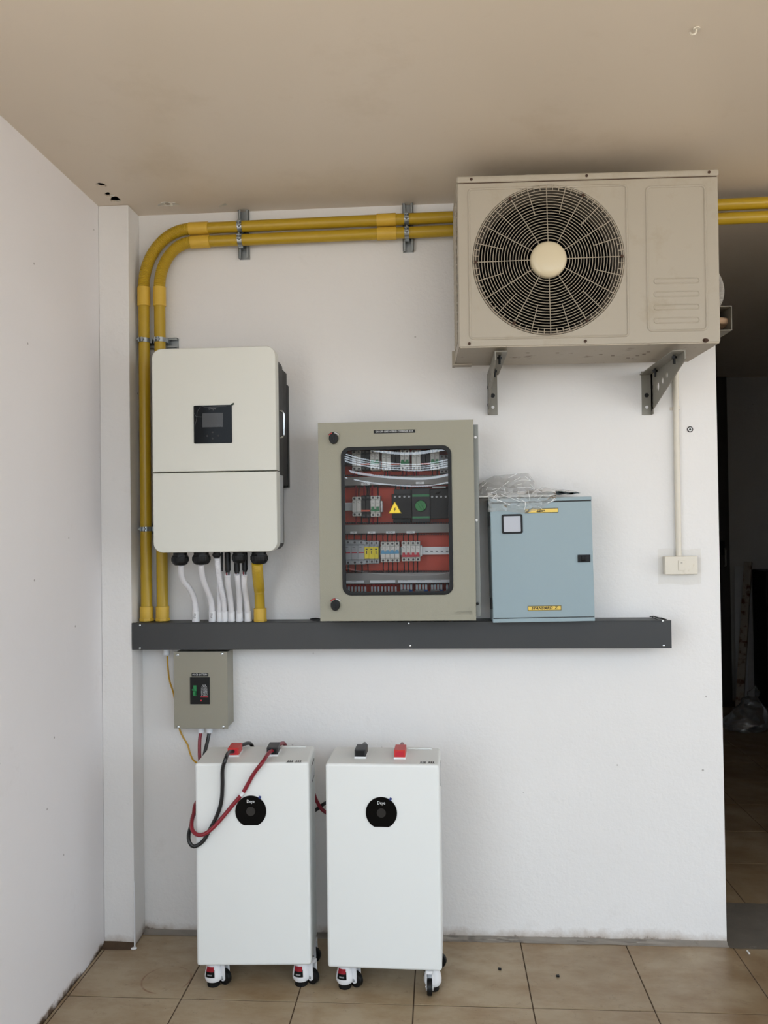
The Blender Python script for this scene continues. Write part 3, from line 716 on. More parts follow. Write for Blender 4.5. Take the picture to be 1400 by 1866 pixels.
q = at(846, 1116.5, YD); text('POWER', .016, (q.x, YD-.0004, q.z), m_beige, door_c, 'embossed_logo', fit=.058, depth=.004)
q = at(858.5, 1109, YD); B().prism(circ(q.x, q.z, .0065, 20)+circ(q.x, q.z, .0065, 20)[:1], YD-.0012, YD+.0003).build('embossed_emblem', m_beige, door_c)
# ---- inside
G = lambda cx, cy, Y: at(600+cx/5.8333, 790+cy/5.8333, Y)
YP, YF, YW = -.05, -.135, -.115
B().box((ex0+.014, YP, ez0+.014), (ex1-.026, YP+.003, ez1-.014)).build('mounting_plate', m_backplate, cb)
def dbox(cx0, cx1, cy0, cy1, y0, y1, bev=0, bb=None):
    a, c = G(cx0, cy1, y0), G(cx1, cy0, y0)
    return (bb or B()).box((a.x, y0, a.z), (c.x, y1, c.z), bev, 1)
for cy0, cy1 in ((445, 556), (957, 1066), (1475, 1600)):
    d = dbox(120, 1290, cy0, cy1, YW, YP, .001).build('wire_duct', m_gduct, cb)
    c = B()
    for k in range(64):
        cx = 130+k*18; c2 = G(cx, cy1, YW+.004); c.box((c2.x, YW+.03, c2.z-.004), (c2.x+.0035, YP-.006, c2.z)); c3 = G(cx, cy0, YW+.004); c.box((c3.x, YW+.03, c3.z), (c3.x+.0035, YP-.006, c3.z+.004))
    c.build('duct_fingers', m_grey_dk, d, kind='stuff')
    tg = {445: [(340, 432, 525, 551, 'PV A'), (922, 1010, 512, 538, 'ATS')], 957: [(225, 295, 1040, 1064, 'FS'), (410, 490, 1040, 1063, 'SPD'), (605, 700, 1038, 1062, 'RCBO'), (823, 910, 1037, 1061, 'MCB')],
          1475: [(160, 370, 1562, 1592, 'PV MAX'), (437, 703, 1558, 1588, 'PV OUTPUT'), (730, 1284, 1555, 1588, None)]}[cy0]
    for x0, x1, y0, y1, s_ in tg:
        L = dbox(x0, x1, y0, y1, YW-.0012, YW+.0002).build('tag_strip', m_white, d)
        m_ = G((x0+x1)/2, (y0+y1)/2, YW-.0012)
        if s_ and cy0 != 1475: text(s_, .0075, (m_.x, YW-.0014, m_.z), m_ink, L, 'lettering') if False else text(s_, .0075, (m_.x, YW-.0014, m_.z), m_ink, d, 'lettering')
        elif s_: text(s_, .005, (m_.x, YW-.0014, m_.z+.0018), m_ink, d, 'lettering')
        else:
            for xx, w_ in ((810, 'PV MAX'), (975, 'GRID OUTPUT'), (1140, 'LOAD OUTPUT')):
                m_ = G(xx, 1566, YW-.0012); text(w_, .0048, (m_.x, YW-.0014, m_.z), m_ink, d, 'lettering')
def device(cx0, cx1, cy0, cy1, poles, body, tog=None, togy=(.52, .72), name='circuit_breaker', prints=True, dark_mid=False):
    a, c = G(cx0, cy1, YF), G(cx1, cy0, YF); w = (c.x-a.x)/poles; h = c.z-a.z; bb = B()
    for k in range(poles):
        x0, x1 = a.x+k*w+.0004, a.x+(k+1)*w-.0004
        bb.box((x0, YF+.014, a.z), (x1, YP, c.z), .0008, 1); bb.box((x0, YF, a.z+h*.21), (x1, YF+.02, a.z+h*.79), .0012, 1)
        bb.box((x0, YF+.006, a.z+h*.02), (x1, YF+.02, a.z+h*.16), .0008, 1); bb.box((x0, YF+.006, a.z+h*.84), (x1, YF+.02, a.z+h*.98), .0008, 1)
    o = bb.build(name, body, cb)
    for k in range(poles):
        xm = a.x+(k+.5)*w
        for zf in (.09, .91):
            B().cyl((xm, YF+.005, a.z+h*zf), (xm, YF+.010, a.z+h*zf), min(.0042, w*.3), n=12).build('terminal_screw', m_term, o)
        if tog:
            B().box((xm-w*.28, YF-.004, a.z+h*(1-togy[1])), (xm+w*.28, YF+.001, a.z+h*(1-togy[0])), .0006, 1).build('toggle', tog, o)
    if tog: B().box((a.x+w*.12, YF-.0025, a.z+h*(1-togy[1])), (c.x-w*.12, YF+.001, a.z+h*(1-togy[1])+h*.11)).build('toggle_bar', tog, o)
    if prints:
        pr = B()
        for k in range(poles):
            xm = a.x+(k+.5)*w
            pr.box((xm-w*.3, YF-.0002, a.z+h*.70), (xm+w*.05, YF+.0002, a.z+h*.715)); pr.box((xm-w*.2, YF-.0002, a.z+h*.64), (xm+w*.2, YF+.0002, a.z+h*.65))
        pr.build('print', m_ink, o)
    return o
# first row (upper): three groups of fuse, surge module and breaker
dbox(150, 240, 215, 335, YF+.01, YP, .001).build('relay', m_black, cb)
for fx, sx_, bx_, dy in ((243, 337, 437, 0), (560, 657, 757, 0), (880, 977, 1077, -4)):
    device(fx, fx+93, 176+dy, 392+dy, 2, m_brk, name='fuse_holder')
    o = device(sx_, sx_+94, 172+dy, 388+dy, 2, m_black, name='surge_module', prints=False)
    dbox(sx_-2, sx_+92, 318+dy, 334+dy, YF-.0006, YF+.001).build('stripe', m_orange, o)
    device(bx_, bx_+95, 168+dy, 388+dy, 2, m_brk, m_gtog, (.50, .70))
device(1180, 1262, 225, 420, 2, m_brkg, name='relay')
# second row
device(245, 340, 670, 880, 2, m_brk, name='fuse_holder')
o = device(342, 436, 655, 895, 2, m_black, name='surge_module', prints=False)
dbox(340, 434, 812, 830, YF-.0006, YF+.001).build('stripe', m_orange, o)
device(440, 540, 660, 885, 2, m_brk, m_gtog, (.52, .74))
def rail(cx0, cx1, cy0, cy1, slots):
    a, c = G(cx0, cy1, -.075), G(cx1, cy0, -.075); h = c.z-a.z
    o = B().box((a.x, -.075, a.z), (c.x, -.0735, a.z+h*.25)).box((a.x, -.075, c.z-h*.25), (c.x, -.0735, c.z)).box((a.x, -.068, a.z+h*.2), (c.x, -.0665, c.z-h*.2)).box((a.x, -.075, a.z+h*.23), (c.x, YP, a.z+h*.27)).box((a.x, -.075, c.z-h*.27), (c.x, YP, c.z-h*.23)).build('din_rail', m_rail, cb)
    for s_ in slots:
        q = G(s_, (cy0+cy1)/2, -.068); B().box((q.x-.005, -.0688, q.z-.0016), (q.x+.005, -.0675, q.z+.0016)).build('slot', m_ink, o)
    return o
rail(130, 550, 730, 820, ()); rail(140, 1285, 1203, 1297, (1037, 1090, 1145, 1200, 1255))
for cx, cy0, cy1 in ((556, 715, 835), (975, 1190, 1308)):
    a = G(cx-11, cy1, -.10); c = G(cx+11, cy0, -.10); B().box((a.x, -.10, a.z), (c.x, YP, c.z), .002).build('end_stop', m_rail, cb)
# changeover switch
a = G(668, 945, YF); ats = dbox(668, 880, 640, 905, YF+.006, YP, .002).build('transfer_switch', m_black, cb)
dbox(690, 870, 590, 650, YF+.02, YP, .001).build('terminal_block', m_grey_dk, ats)
dbox(880, 1072, 580, 945, YF-.004, YP, .002).build('drive_unit', m_grey_dk, ats)
dbox(1073, 1280, 585, 905, YF+.006, YP, .002).build('terminal_block', m_black, ats)
dbox(680, 870, 905, 945, YF+.022, YP, .002).build('terminal_block', m_black, ats)
dbox(885, 1066, 645, 672, YF-.005, YF-.003).build('green_band', m_gtog, ats); dbox(885, 1068, 880, 903, YF-.005, YF-.003).build('green_band', m_gtog, ats)
q = G(973, 770, YF-.012)
B().cyl((q.x, YF-.004, q.z), (q.x, YF-.010, q.z), .0225, n=32, bev=.001).build('dial_ring', m_black, ats)
B().cyl((q.x, YF-.009, q.z), (q.x, YF-.016, q.z), .0205, n=32, bev=.002).box((-.0045, -.006, -.0185), (.0045, .004, .0185), .001, M=Matrix.Translation((q.x, YF-.018, q.z)) @ Matrix.Rotation(-.5, 4, 'Y')).build('knob', m_knob, ats)
for cx in (700, 750, 800, 850, 1095, 1142, 1190, 1240):
    q = G(cx, 672, YF+.006); B().cyl((q.x, YF+.003, q.z), (q.x, YF+.0065, q.z), .0040, n=14).build('terminal_screw', m_brkg, ats)
dbox(1095, 1240, 560, 582, YF+.01, YF+.02).build('label_strip', m_labelgrey, ats)
# third row
for k in range(3): device(163+k*72, 234+k*72, 1133+k*1, 1397-k*1, 1, m_brkg, m_rtog if False else None, name='fuse_holder')
for k in range(3):
    dbox(168+k*72, 224+k*72, 1262-k, 1274-k, YF-.0008, YF+.001).build('red_mark', m_rtog, cb)
o = device(376, 527, 1142, 1385, 3, m_brkg, name='surge_arrester', prints=False)
for k in range(3):
    y_ = dbox(375+k*50+1, 424+k*50, 1205, 1332, YF-.006, YF+.001, .001).build('cartridge', m_ylw, o)
for k in range(3):
    q = G(400+k*50, 1225, YF-.0065); B().box((q.x-.004, YF-.0066, q.z-.0045), (q.x+.003, YF-.0058, q.z+.001)).box((q.x-.002, YF-.0066, q.z-.019), (q.x+.001, YF-.0058, q.z-.008)).build('print', m_grey_dk, o)
device(548, 746, 1150, 1370, 4, m_brk, m_blue, (.40, .58))
device(770, 966, 1145, 1360, 4, m_brk, m_rtog, (.56, .78))
# wiring between devices and ducts
wb, wr = B(), B()
def wires(bb, xs, cy0, cy1, Y=-.105, r=.0022):
    for cx in xs:
        a, c = G(cx, cy0, Y), G(cx+random.uniform(-3, 3), cy1, Y); m_ = (a+c)/2; m_.x += random.uniform(-.0015, .0015)
        bb.tube(spline([a, m_, c], .012), r, 6)
wires(wb, (575, 625, 672, 722), 1055, 1165); wires(wb, (795, 845, 893, 943), 1055, 1160); wires(wb, (400, 455, 500), 1055, 1155); wires(wb, (197, 268, 340), 1055, 1150, r=.0018)
wires(wb, (580, 630, 678, 730), 1360, 1485); wires(wb, (795, 845, 900, 940), 1350, 1485); wires(wb, (205, 278, 348), 1385, 1485, r=.003); wires(wb, (410,), 1375, 1485)
wires(wr, (285, 375, 462), 545, 690, r=.0036); wires(wb, (318, 400, 420, 515), 545, 690, r=.0026); wires(wr, (290, 470), 870, 965, r=.0034); wires(wb, (345, 420, 515), 870, 965, r=.0024)
wires(wb, (710, 760, 805, 855), 545, 630, r=.0028); wires(wr, (262, 295, 600, 640, 790, 830, 905, 940), 380, 455, r=.0026); wires(wb, (270, 310, 590, 620, 780, 815, 900, 930, 1100, 1150), 380, 455, r=.0022)
for k in range(4):
    q0, q1 = G(1190+k*14, 620-k*12, -.12), G(1270, 560+k*10, -.11); wb.tube(spline([G(1130+k*8, 640, -.13), q0, q1], .01), .003, 6)
wb.build('black_wiring', m_blk_cable, cb, kind='stuff'); wr.build('red_wiring', m_red_cable, cb, kind='stuff')
# terminals along the bottom
tb_ = B(); ty = B()
for cx in (172, 210, 245, 280, 315, 350, 385, 455, 490, 525, 562, 597, 633, 670, 708):
    dbox(cx-8, cx+8, 1628, 1690, -.112, -.10, bb=tb_)
for cx in (770, 803, 838, 872, 932, 963, 1000, 1032, 1095, 1125, 1158, 1192, 1255):
    dbox(cx-11, cx+11, 1608, 1660, -.112, -.10, bb=tb_)
tb_.build('wire_ferrules', m_brkg, cb, kind='stuff')
wires2 = B()
for cx in (210, 245, 280, 315, 350, 385, 455, 490, 525, 562, 597, 633, 670, 708):
    a, c = G(cx, 1590, -.10), G(cx, 1640, -.106); wires2.tube([a, c], .0026, 6)
wires2.build('red_tails', m_red_cable, cb, kind='stuff')
for cx0, cx1, m in ((755, 850, m_gduct), (852, 885, m_tblue), (910, 1010, m_gduct), (1012, 1050, m_tblue), (1078, 1170, m_gduct), (1172, 1215, m_tblue)):
    dbox(cx0, cx1, 1664, 1700, -.10, YP).build('terminal_block', m, cb)
# warning triangle on the pane
q = G(700, 800, YD+.004)
tri = [(q.x-.0235, q.z-.0165), (q.x+.0235, q.z-.0165), (q.x+.0025, q.z+.024), (q.x-.0025, q.z+.024)]
wt = B().prism(tri, YD-.002, YD-.0012).build('warning_sticker', m_sticker, door_c)
bolt = [(.004, .012), (-.005, -.001), (-.0005, -.001), (-.004, -.012), (.005, .003), (.0005, .003)]
B().prism([(q.x+x, q.z-.002+z*.85) for x, z in bolt], YD-.0026, YD-.0019).build('lightning_symbol', m_ink, door_c)
for a_, c_ in zip(tri, tri[1:]+tri[:1]):
    B().tube([(a_[0]*.93+q.x*.07, YD-.0022, a_[1]*.93+q.z*.07), (c_[0]*.93+q.x*.07, YD-.0022, c_[1]*.93+q.z*.07)], .0007, 6).build('triangle_border', m_ink, door_c)
# small offcut beside the cabinet
q = atz(575, 1128, TZ1+.003)
tagm(B().box((q.x-.012, q.y-.01, TZ1+.0006), (q.x+.03, q.y+.004, TZ1+.004), .001).tube([(q.x-.02, q.y, TZ1+.003), (q.x, q.y-.004, TZ1+.006), (q.x+.02, q.y+.002, TZ1+.003)], .0022, 6).build('cable_tie_scrap', m_black), 'black scrap lying on the trunking left of the beige cabinet', 'scrap')

# ================================================================== BLUE METER BOX
YU = -.165
ux0, ux1 = at(896.8, 1020, YU).x, at(1083, 1020, YU).x
uz1, uz0 = at(986, 907, YU).z, TZ1+.0032
ub = T('meter_box', 'pale blue-grey metal box standing on the trunking, right of the beige cabinet', 'box', ((ux0+ux1)/2, YU/2, uz0), (0, math.radians(-.7), 0))
um = Matrix.Translation((-(ux0+ux1)/2, -YU/2, -uz0))
def ul(px, py, y=YU): # local coordinates on the box front
    return atl(ub, px, py, y-YU/2)
hw, hh, hd = (ux1-ux0)/2, uz1-uz0, -YU/2
B().box((-hw, -hd+.004, 0), (hw, hd-.001, hh), .002).box((-hw, -hd, hh-.013), (hw, -hd+.02, hh), .002).box((-hw, -hd, 0), (hw, -hd+.02, .014), .002).build('enclosure', m_blue_box, ub, local=True)
B().box((-hw+.002, -hd+.002, .010), (hw-.002, -hd+.01, hh-.010)).build('door_seam', m_ink, ub, local=True)
dr = B().box((-hw+.001, -hd-.002, .0165), (hw-.001, -hd+.012, hh-.0165), .003, 3).build('door', m_blue_box, ub, local=True)
def lplate(px0, px1, py0, py1, y0, y1, bb=None, bev=0, r=None):
    a, c = ul(px0, py1), ul(px1, py0)
    bb = bb or B()
    if r: return bb.prism(rr(a.x, c.x, a.z, c.z, r, 4), y0, y1)
    return bb.box((a.x, y0, a.z), (c.x, y1, c.z), bev)
yd = -hd-.002
a, c = ul(915, 973), ul(952, 936.5)
B().prism(rr(a.x, c.x, a.z, c.z, .007, 4), yd-.004, yd+.001, [rr(a.x+.007, c.x-.007, a.z+.007, c.z-.007, .003, 3)], bev=.001).build('window_gasket', m_black, dr, local=True)
B().box((a.x+.006, yd-.001, a.z+.006), (c.x-.006, yd+.0005, c.z-.006)).build('window_pane', m_meter_pane, dr, local=True)
a, c = ul(1053, 1024.5), ul(1075.5, 1010.5)
lt = B().box((a.x, yd-.005, a.z), (c.x, yd+.001, c.z), .0015).build('latch', m_black, dr, local=True)
B().box((a.x+.012, yd-.009, a.z+.004), (c.x-.018, yd-.004, c.z-.004), .001).build('latch_paddle', m_gloss, lt, local=True)
for (px0, px1, py0, py1), s_, sz, sh in (((957, 1017.5, 925.5, 935.5), 'Zaberg', .014, .25), ((962, 1023, 1103, 1113), 'STANDARD  Z.', .0135, .3)):
    a, c = ul(px0, py1), ul(px1, py0)
    fr = B().box((a.x, yd-.002, a.z), (c.x, yd+.0005, c.z), .0005, 1).build('nameplate', m_goldframe, dr, local=True)
    B().box((a.x+.0022, yd-.0026, a.z+.0022), (c.x-.0022, yd-.0015, c.z-.0022)).build('gold_plate', m_gold, fr, local=True)
    text(s_, sz, ((a.x+c.x)/2+(0 if 'S' in s_ else -.004), yd-.003, (a.z+c.z)/2), m_ink, fr, 'lettering', fit=(.096 if 'S' in s_ else .032), shear=sh, bold=.0004, local=True)
    if 'S' not in s_:
        B().box((a.x+.042, yd-.0031, a.z+.0030), (a.x+.056, yd-.0024, a.z+.0042)).box((a.x+.046, yd-.0031, c.z-.0042), (a.x+.060, yd-.0024, c.z-.003)).build('flourish', m_ink, fr, local=True)
for z in (.07, hh-.08):
    B().cyl((-hw-.003, -hd+.006, z-.02), (-hw-.003, -hd+.006, z+.02), .004, n=12).build('hinge', m_black, ub, local=True)
# plastic on top of the meter box
top = uz1
q0, q1 = at(868, 902, -.13), at(1011, 900, -.13)
tp = tagm(B().box((q0.x, -.172, top+.004), (q1.x-.01, -.02, top+.0095), .001).build('plate', m_traypl), 'thin pale plate lying under the clear bag on the blue box', 'plate')
q0, q1 = at(871, 905, -.10), at(973, 866, -.10)
def facet_film(nx, ny, fn, jit, seed, parent, ncrease, name='film'):
    """a sheet of film crumpled into flat facets, with thin white tubes imitating glints along some facet edges"""
    random.seed(seed)
    g = [[fn(i_/nx, j_/ny)+Vector((random.uniform(-1, 1)*jit*.6, random.uniform(-1, 1)*jit, random.uniform(-1, 1)*jit*.35 if 0 < j_ < ny else 0)) for j_ in range(ny+1)] for i_ in range(nx+1)]
    b_ = B(); tb = bmesh.new(); V_ = [[tb.verts.new(q_) for q_ in r_] for r_ in g]
    for i_ in range(nx):
        for j_ in range(ny):
            a_, b2, c2, d2 = V_[i_][j_], V_[i_+1][j_], V_[i_+1][j_+1], V_[i_][j_+1]
            if random.random() < .5: tb.faces.new((a_, b2, c2)); tb.faces.new((a_, c2, d2))
            else: tb.faces.new((a_, b2, d2)); tb.faces.new((b2, c2, d2))
    b_._take(tb); b_.build(name, m_bag, parent, smooth=1)
    cr = B()
    for k in range(ncrease):
        i_, j_ = random.randrange(nx), random.randrange(ny); di, dj = random.choice(((1, 1), (1, 0), (1, -1), (0, 1), (2, 1)))
        P_ = [g[i_][j_]]
        for st in range(random.choice((1, 1, 2))):
            i_ += di; j_ += dj
            if not (0 <= i_ <= nx and 0 <= j_ <= ny): break
            P_.append(g[i_][j_])
        if len(P_) > 1: cr.tube([q_+Vector((0, -.0008, 0)) for q_ in P_], random.uniform(.0004, .0011), 5)
    cr.build('crease_glints', m_crease_glint, parent, kind='stuff')  # white tubes paint in the glints of the folds
def prof(u, pts):
    for (a_, za), (b2, zb_) in zip(pts, pts[1:]):
        if u <= b2: return za+(zb_-za)*(u-a_)/(b2-a_)
    return pts[-1][1]
bag = T('plastic_bag', 'crumpled clear plastic bag resting on the blue box', 'bag', ((q0.x+q1.x)/2, -.10, top+.0105))
zb0, zh_ = top+.0108, q1.z+.006-top-.0108
bp = [(0, .48), (.12, .72), (.3, .93), (.55, .98), (.85, 1.04), (.95, 1.0), (1, .62)]
facet_film(13, 6, lambda u, v: Vector((q0.x+(q1.x-q0.x)*u, -.160+.058*v, zb0+zh_*v*prof(u, bp))), .0055, 11, bag, 32)
facet_film(10, 5, lambda u, v: Vector((q0.x+(q1.x-q0.x)*u, -.035-.060*v, zb0+zh_*v*prof(u, bp))), .008, 4, bag, 8, 'back_film')
q2, q3 = at(890, 927, YU-.012), at(1013, 893, YU-.012)
sp = [(0, .050), (.2, .047), (.55, .056), (.8, .040), (.93, .018), (1, .008)]; su = [(0, .012), (.5, .016), (.75, .026), (.9, .034), (1, .014)]
def sheet_fn(u, v):
    x = q2.x+(q3.x-q2.x)*u
    if v < .4: t = v/.4; return Vector((x, -.09+(YU-.016+.09)*t, top+.013+(prof(u, su)-.004)*math.sin(PI*(.25+.6*t))))
    t = (v-.4)/.6; z1 = top+.013+(prof(u, su)-.004)*math.sin(PI*.85); z0 = top-prof(u, sp)
    return Vector((x, YU-.016-.007*math.sin(PI*t), z1+(z0-z1)*t))
sheet = T('plastic_sheet', 'clear plastic wrap hanging over the top front edge of the blue box', 'wrapper', ((q2.x+q3.x)/2, YU-.016, top))
facet_film(15, 9, sheet_fn, .0045, 5, sheet, 38)
def crumple(v, amp, f, seed):
    return Vector((noise.noise((v.x*f+seed, v.y*f, v.z*f)), noise.noise((v.x*f, v.y*f+seed+9, v.z*f)), noise.noise((v.x*f, v.y*f, v.z*f+seed+17))))*amp
def ridge(v, f, seed):
    return abs(noise.noise((v.x*f+seed, v.y*f+seed, v.z*f)))
q2, q3 = at(980, 905, -.08), at(1056, 890, -.08)
def pack_fn(u, v):
    th = v*2*PI; x = q2.x+(q3.x-q2.x)*u; taper = math.sin(PI*min(1, max(0, .06+.9*u)))**.5
    y = -.085+math.cos(th)*.05*taper; z = top+.0145+max(0, q3.z-top-.008)*.5*(1-.5*u)*(1+math.sin(th))*taper*.9
    p = Vector((x, y, z)); p += crumple(p, .005, 40, 31); p.z = max(p.z, top+.0012); return p
pk = T('wrapped_packet', 'flat black packet in clear film lying on the blue box', 'packet', ((q2.x+q3.x)/2, -.085, top))
B().grid(30, 20, pack_fn).build('film', m_bag, pk, smooth=24)
B().grid(16, 12, lambda u, v: Vector((q2.x+.006+(q3.x-q2.x-.03)*u, -.12+.07*v, top+.022-.008*u+.004*noise.noise((u*4, v*4, 2)))), thick=.006).build('black_foam', m_black, pk)

# ================================================================== AC OUTDOOR UNIT
ac_loc = at(837.5, 632, -.44)
ac = T('condenser_unit', 'large yellowed outdoor air-conditioner unit hung high on brackets', 'air conditioner', ac_loc, (0, math.radians(.15), math.radians(1.5)))
A = lambda px, py, y=0: atl(ac, px, py, y)
AW, AH, AD = A(1311, 470).x, A(1075, 318).z+.006, .315
fz1 = AH-.0245
fc = A(1000, 471); fr_ = (A(1138.5, 470).x-A(861.5, 472).x)/2
fcx, fcz = (A(1138.5, 470).x+A(861.5, 472).x)/2, (A(1000, 336).z+A(1000, 611).z)/2
b = B().prism(arc_rect(0, AW, 0, fz1, .004, .004), 0, .012, [circ(fcx, fcz, fr_, 72)], bev=.003)
b.box((AW-.003, .006, .0), (AW, AD, fz1), .001)
b.build('front_panel', m_ac, ac, local=True)
# rounded left corner post and the open left side with its lattice
B().prism([(0, 0), (.03, 0), (.03, .03), (0, .03)], 0, .001)
b = B().box((-.0015, .004, 0), (.0015, .05, fz1), .001).box((-.0015, AD-.03, 0), (.0015, AD, fz1)).box((-.0015, .05, 0), (.0015, AD-.03, .035)).box((-.0015, .05, fz1-.03), (.0015, AD-.03, fz1))
b.build('side_panel', m_ac, ac, local=True)
sg = B()
for k in range(1, 15):
    z = .035+(fz1-.065)*k/15; sg.tube([(-.001, .05, z), (-.001, AD-.03, z)], .0028, 6)
for k in range(1, 6):
    y = .05+(AD-.08)*k/6; sg.tube([(-.002, y, .035), (-.002, y, fz1-.03)], .0028, 6)
sg.build('side_grille', m_ac, ac, local=True)
B().box((.012, .05, .02), (.03, AD-.012, fz1-.01)).box((.03, AD-.02, .02), (AW-.01, AD-.004, fz1-.005)).build('heat_exchanger', m_acin, ac, local=True)
B().box((.003, .0015, fz1-.004), (AW-.003, AD-.01, fz1+.006)).build('cover_seam', m_rust, ac, local=True)
b = B().box((-.003, -.003, fz1+.002), (AW+.003, AD, AH), .006, 3); b.build('top_cover', m_ac, ac, local=True)
pan = B().box((.002, .003, -.004), (AW-.002, AD, .012), .002).box((-.012, AD-.05, -.010), (.06, AD-.004, -.004), .002).box((-.0115, AD-.012, -.010), (-.0015, AD, .05)).build('base_pan', m_acu, ac, local=True)
sl = B()
for px, py in ((962, 643), (1016, 643), (1117, 648), (1095, 646), (1145, 652), (1162, 648), (1174, 645), (1182, 641)):
    q = atlz(ac, px, py, -.004); sl.box((q.x-.006, q.y-.002, -.0048), (q.x+.006, q.y+.002, -.0038))
sl.build('drain_slots', m_rust, pan, local=True)
# pressed beads on the front
def bead(x0, x1, z0, z1, r, rad=.0042, name='pressed_rim'):
    P = [Vector((x, .0006, z)) for x, z in rr(x0, x1, z0, z1, r, 5)]
    return B().tube(P, rad, 8, closed=True).build(name, m_ac, ac, local=True)
a, c = A(857.5, 614), A(1141.5, 337); bead(a.x, c.x, min(a.z, A(1141, 612).z), c.z, .012)
a, c = A(1182, 603), A(1284.5, 338); bead(a.x, c.x, a.z, c.z, .014)
for y0, y1 in ((506, 517), (530, 541), (554, 564.5), (578, 589)):
    a, c = A(1193, y1), A(1275, y0); bead(a.x, c.x, a.z, c.z, (c.z-a.z)*.48, .0026, 'pressed_slot')
for px, py in ((859, 327.5), (1069, 321), (1292, 314.5), (855.5, 626.5), (1067, 622), (1286, 620)):
    q = A(px, py); B().cyl((q.x, -.0045, q.z), (q.x, .002, q.z), .0048, n=12).build('screw', m_rust, ac, local=True)
q = A(1286, 620); B().prism(blob(q.x, q.z, .0095, .007, 0, 14, 4), -.0006, .001).build('rust_patch', m_rust, ac, local=True)
# fan chamber, blades
Mf = Matrix.Translation((fcx, 0, fcz)) @ Matrix.Rotation(-PI/2, 4, 'X')      # local z -> +y
B().lathe([(fr_-.0005, .002), (fr_-.012, .02), (fr_-.022, .05), (fr_-.02, .13), (fr_-.016, .13), (fr_-.017, .05), (fr_-.006, .02), (fr_+.004, .004)], Mf, 72).build('fan_shroud', m_shroud, ac, local=True)
B().cyl((fcx, .17, fcz), (fcx, .175, fcz), fr_+.02, n=48).build('chamber_back', m_acin, ac, local=True)
fan = B().cyl((fcx, .06, fcz), (fcx, .12, fcz), .05, n=28, bev=.004).build('fan', m_acin, ac, local=True)
for k in range(3):
    def blade(u, v, k=k):
        r = .045+(.175)*u; a = k*2*PI/3+(v-.5)*1.25+.25*u; y = .085+.035*(v-.5)*(1-.2*u)
        return Vector((fcx+r*math.cos(a), y, fcz+r*math.sin(a)))
    B().grid(8, 10, blade, thick=.003).build('fan_blade', m_acin, fan, local=True)
# grille: rings and spokes, each a piece
yg = -.003; hub_r = .0605
gr = B().tube([(fcx+(fr_-.003)*math.cos(2*PI*k/96), .001, fcz+(fr_-.003)*math.sin(2*PI*k/96)) for k in range(96)], .0022, 8, closed=True).build('fan_grille', m_wire, ac, local=True)
NR = 18
def ringr(i): return hub_r+.010+(fr_-.020-hub_r-.010)*i/(NR-1)
for i in range(NR):
    r = ringr(i); n = 64 if i < 6 else 96
    B().tube([(fcx+r*math.cos(2*PI*k/n), yg, fcz+r*math.sin(2*PI*k/n)) for k in range(n)], .00125, 6, closed=True).build('grille_ring', m_wire, gr, local=True)
r = fr_-.010
B().tube([(fcx+r*math.cos(2*PI*k/96), yg, fcz+r*math.sin(2*PI*k/96)) for k in range(96)], .0014, 6, closed=True).build('grille_ring', m_wire, gr, local=True)
for k in range(24):
    a = math.radians(1.0)+2*PI*k/24; r0 = hub_r-.004 if k % 2 == 0 else ringr(NR-9)
    pa = [(fcx+r0*math.cos(a), yg-.0022, fcz+r0*math.sin(a)), (fcx+(fr_-.003)*math.cos(a), yg-.0018, fcz+(fr_-.003)*math.sin(a))]
    B().tube(pa, .0014, 6).build('grille_spoke', m_wire, gr, local=True)
tk = B()
for k in range(72):
    a = math.radians(1.0)+2*PI*k/72; tk.tube([(fcx+(fr_-.021)*math.cos(a), yg-.001, fcz+(fr_-.021)*math.sin(a)), (fcx+(fr_-.001)*math.cos(a), yg-.001, fcz+(fr_-.001)*math.sin(a))], .0014, 5)
tk.build('rim_ticks', m_wire, gr, local=True, kind='stuff')
for k in range(6):
    a = math.radians(1.0)+2*PI*k/6; c_ = (fcx+(fr_-.010)*math.cos(a), fcz+(fr_-.010)*math.sin(a))
    B().cyl((c_[0], -.0075, c_[1]), (c_[0], .0, c_[1]), .0052, n=12).build('grille_screw', m_rust, gr, local=True)
B().lathe([(0, -.022), (.02, -.0215), (.04, -.0195), (.053, -.016), (hub_r-.003, -.0115), (hub_r, -.005), (hub_r, .012), (0, .012)], Mf, 48).build('hub_cap', m_hub, ac, local=True, smooth=60)
# valve cover, wrapped pipe and insulation hose on the right side
q = A(1322, 580, .16); q2 = A(1334, 602, .16); q3 = A(1334, 557, .16)
vx = q3.x
b = B().box((AW-.002, .16, q2.z), (vx, .28, q2.z+.003)).box((vx-.003, .16, q2.z), (vx, .28, q3.z), .001).box((AW-.002, .16, q3.z-.003), (vx, .28, q3.z)).box((AW-.002, .275, q2.z), (vx, .28, q3.z))
b.build('valve_cover', m_bracket, ac, local=True)
q = A(1318, 582, .18)
B().tube(spline([(AW-.02, .20, q.z), (AW+.008, .196, q.z), (vx-.010, .2, q.z-.002), (vx-.008, .24, q.z-.01)], .006), .0125, 12).build('wrapped_pipe', m_tan, ac, local=True)
q0, q1 = A(1311, 495, .16), A(1311, 556, .16)
hx = A(1320, 525, .16).x-.0175
pa = spline([(AW-.02, .2, q0.z+.04), (hx-.022, .18, q0.z+.004), (hx-.006, .165, q0.z-.03), (hx, .16, (q0.z+q1.z)/2-.012), (hx-.008, .165, q1.z+.010), (hx-.03, .18, q1.z-.006)], .004)
P, R = corrugate(pa, .0175, .004, .0012); B().tube(P, R, 16).build('insulated_hose', m_hose, ac, local=True)

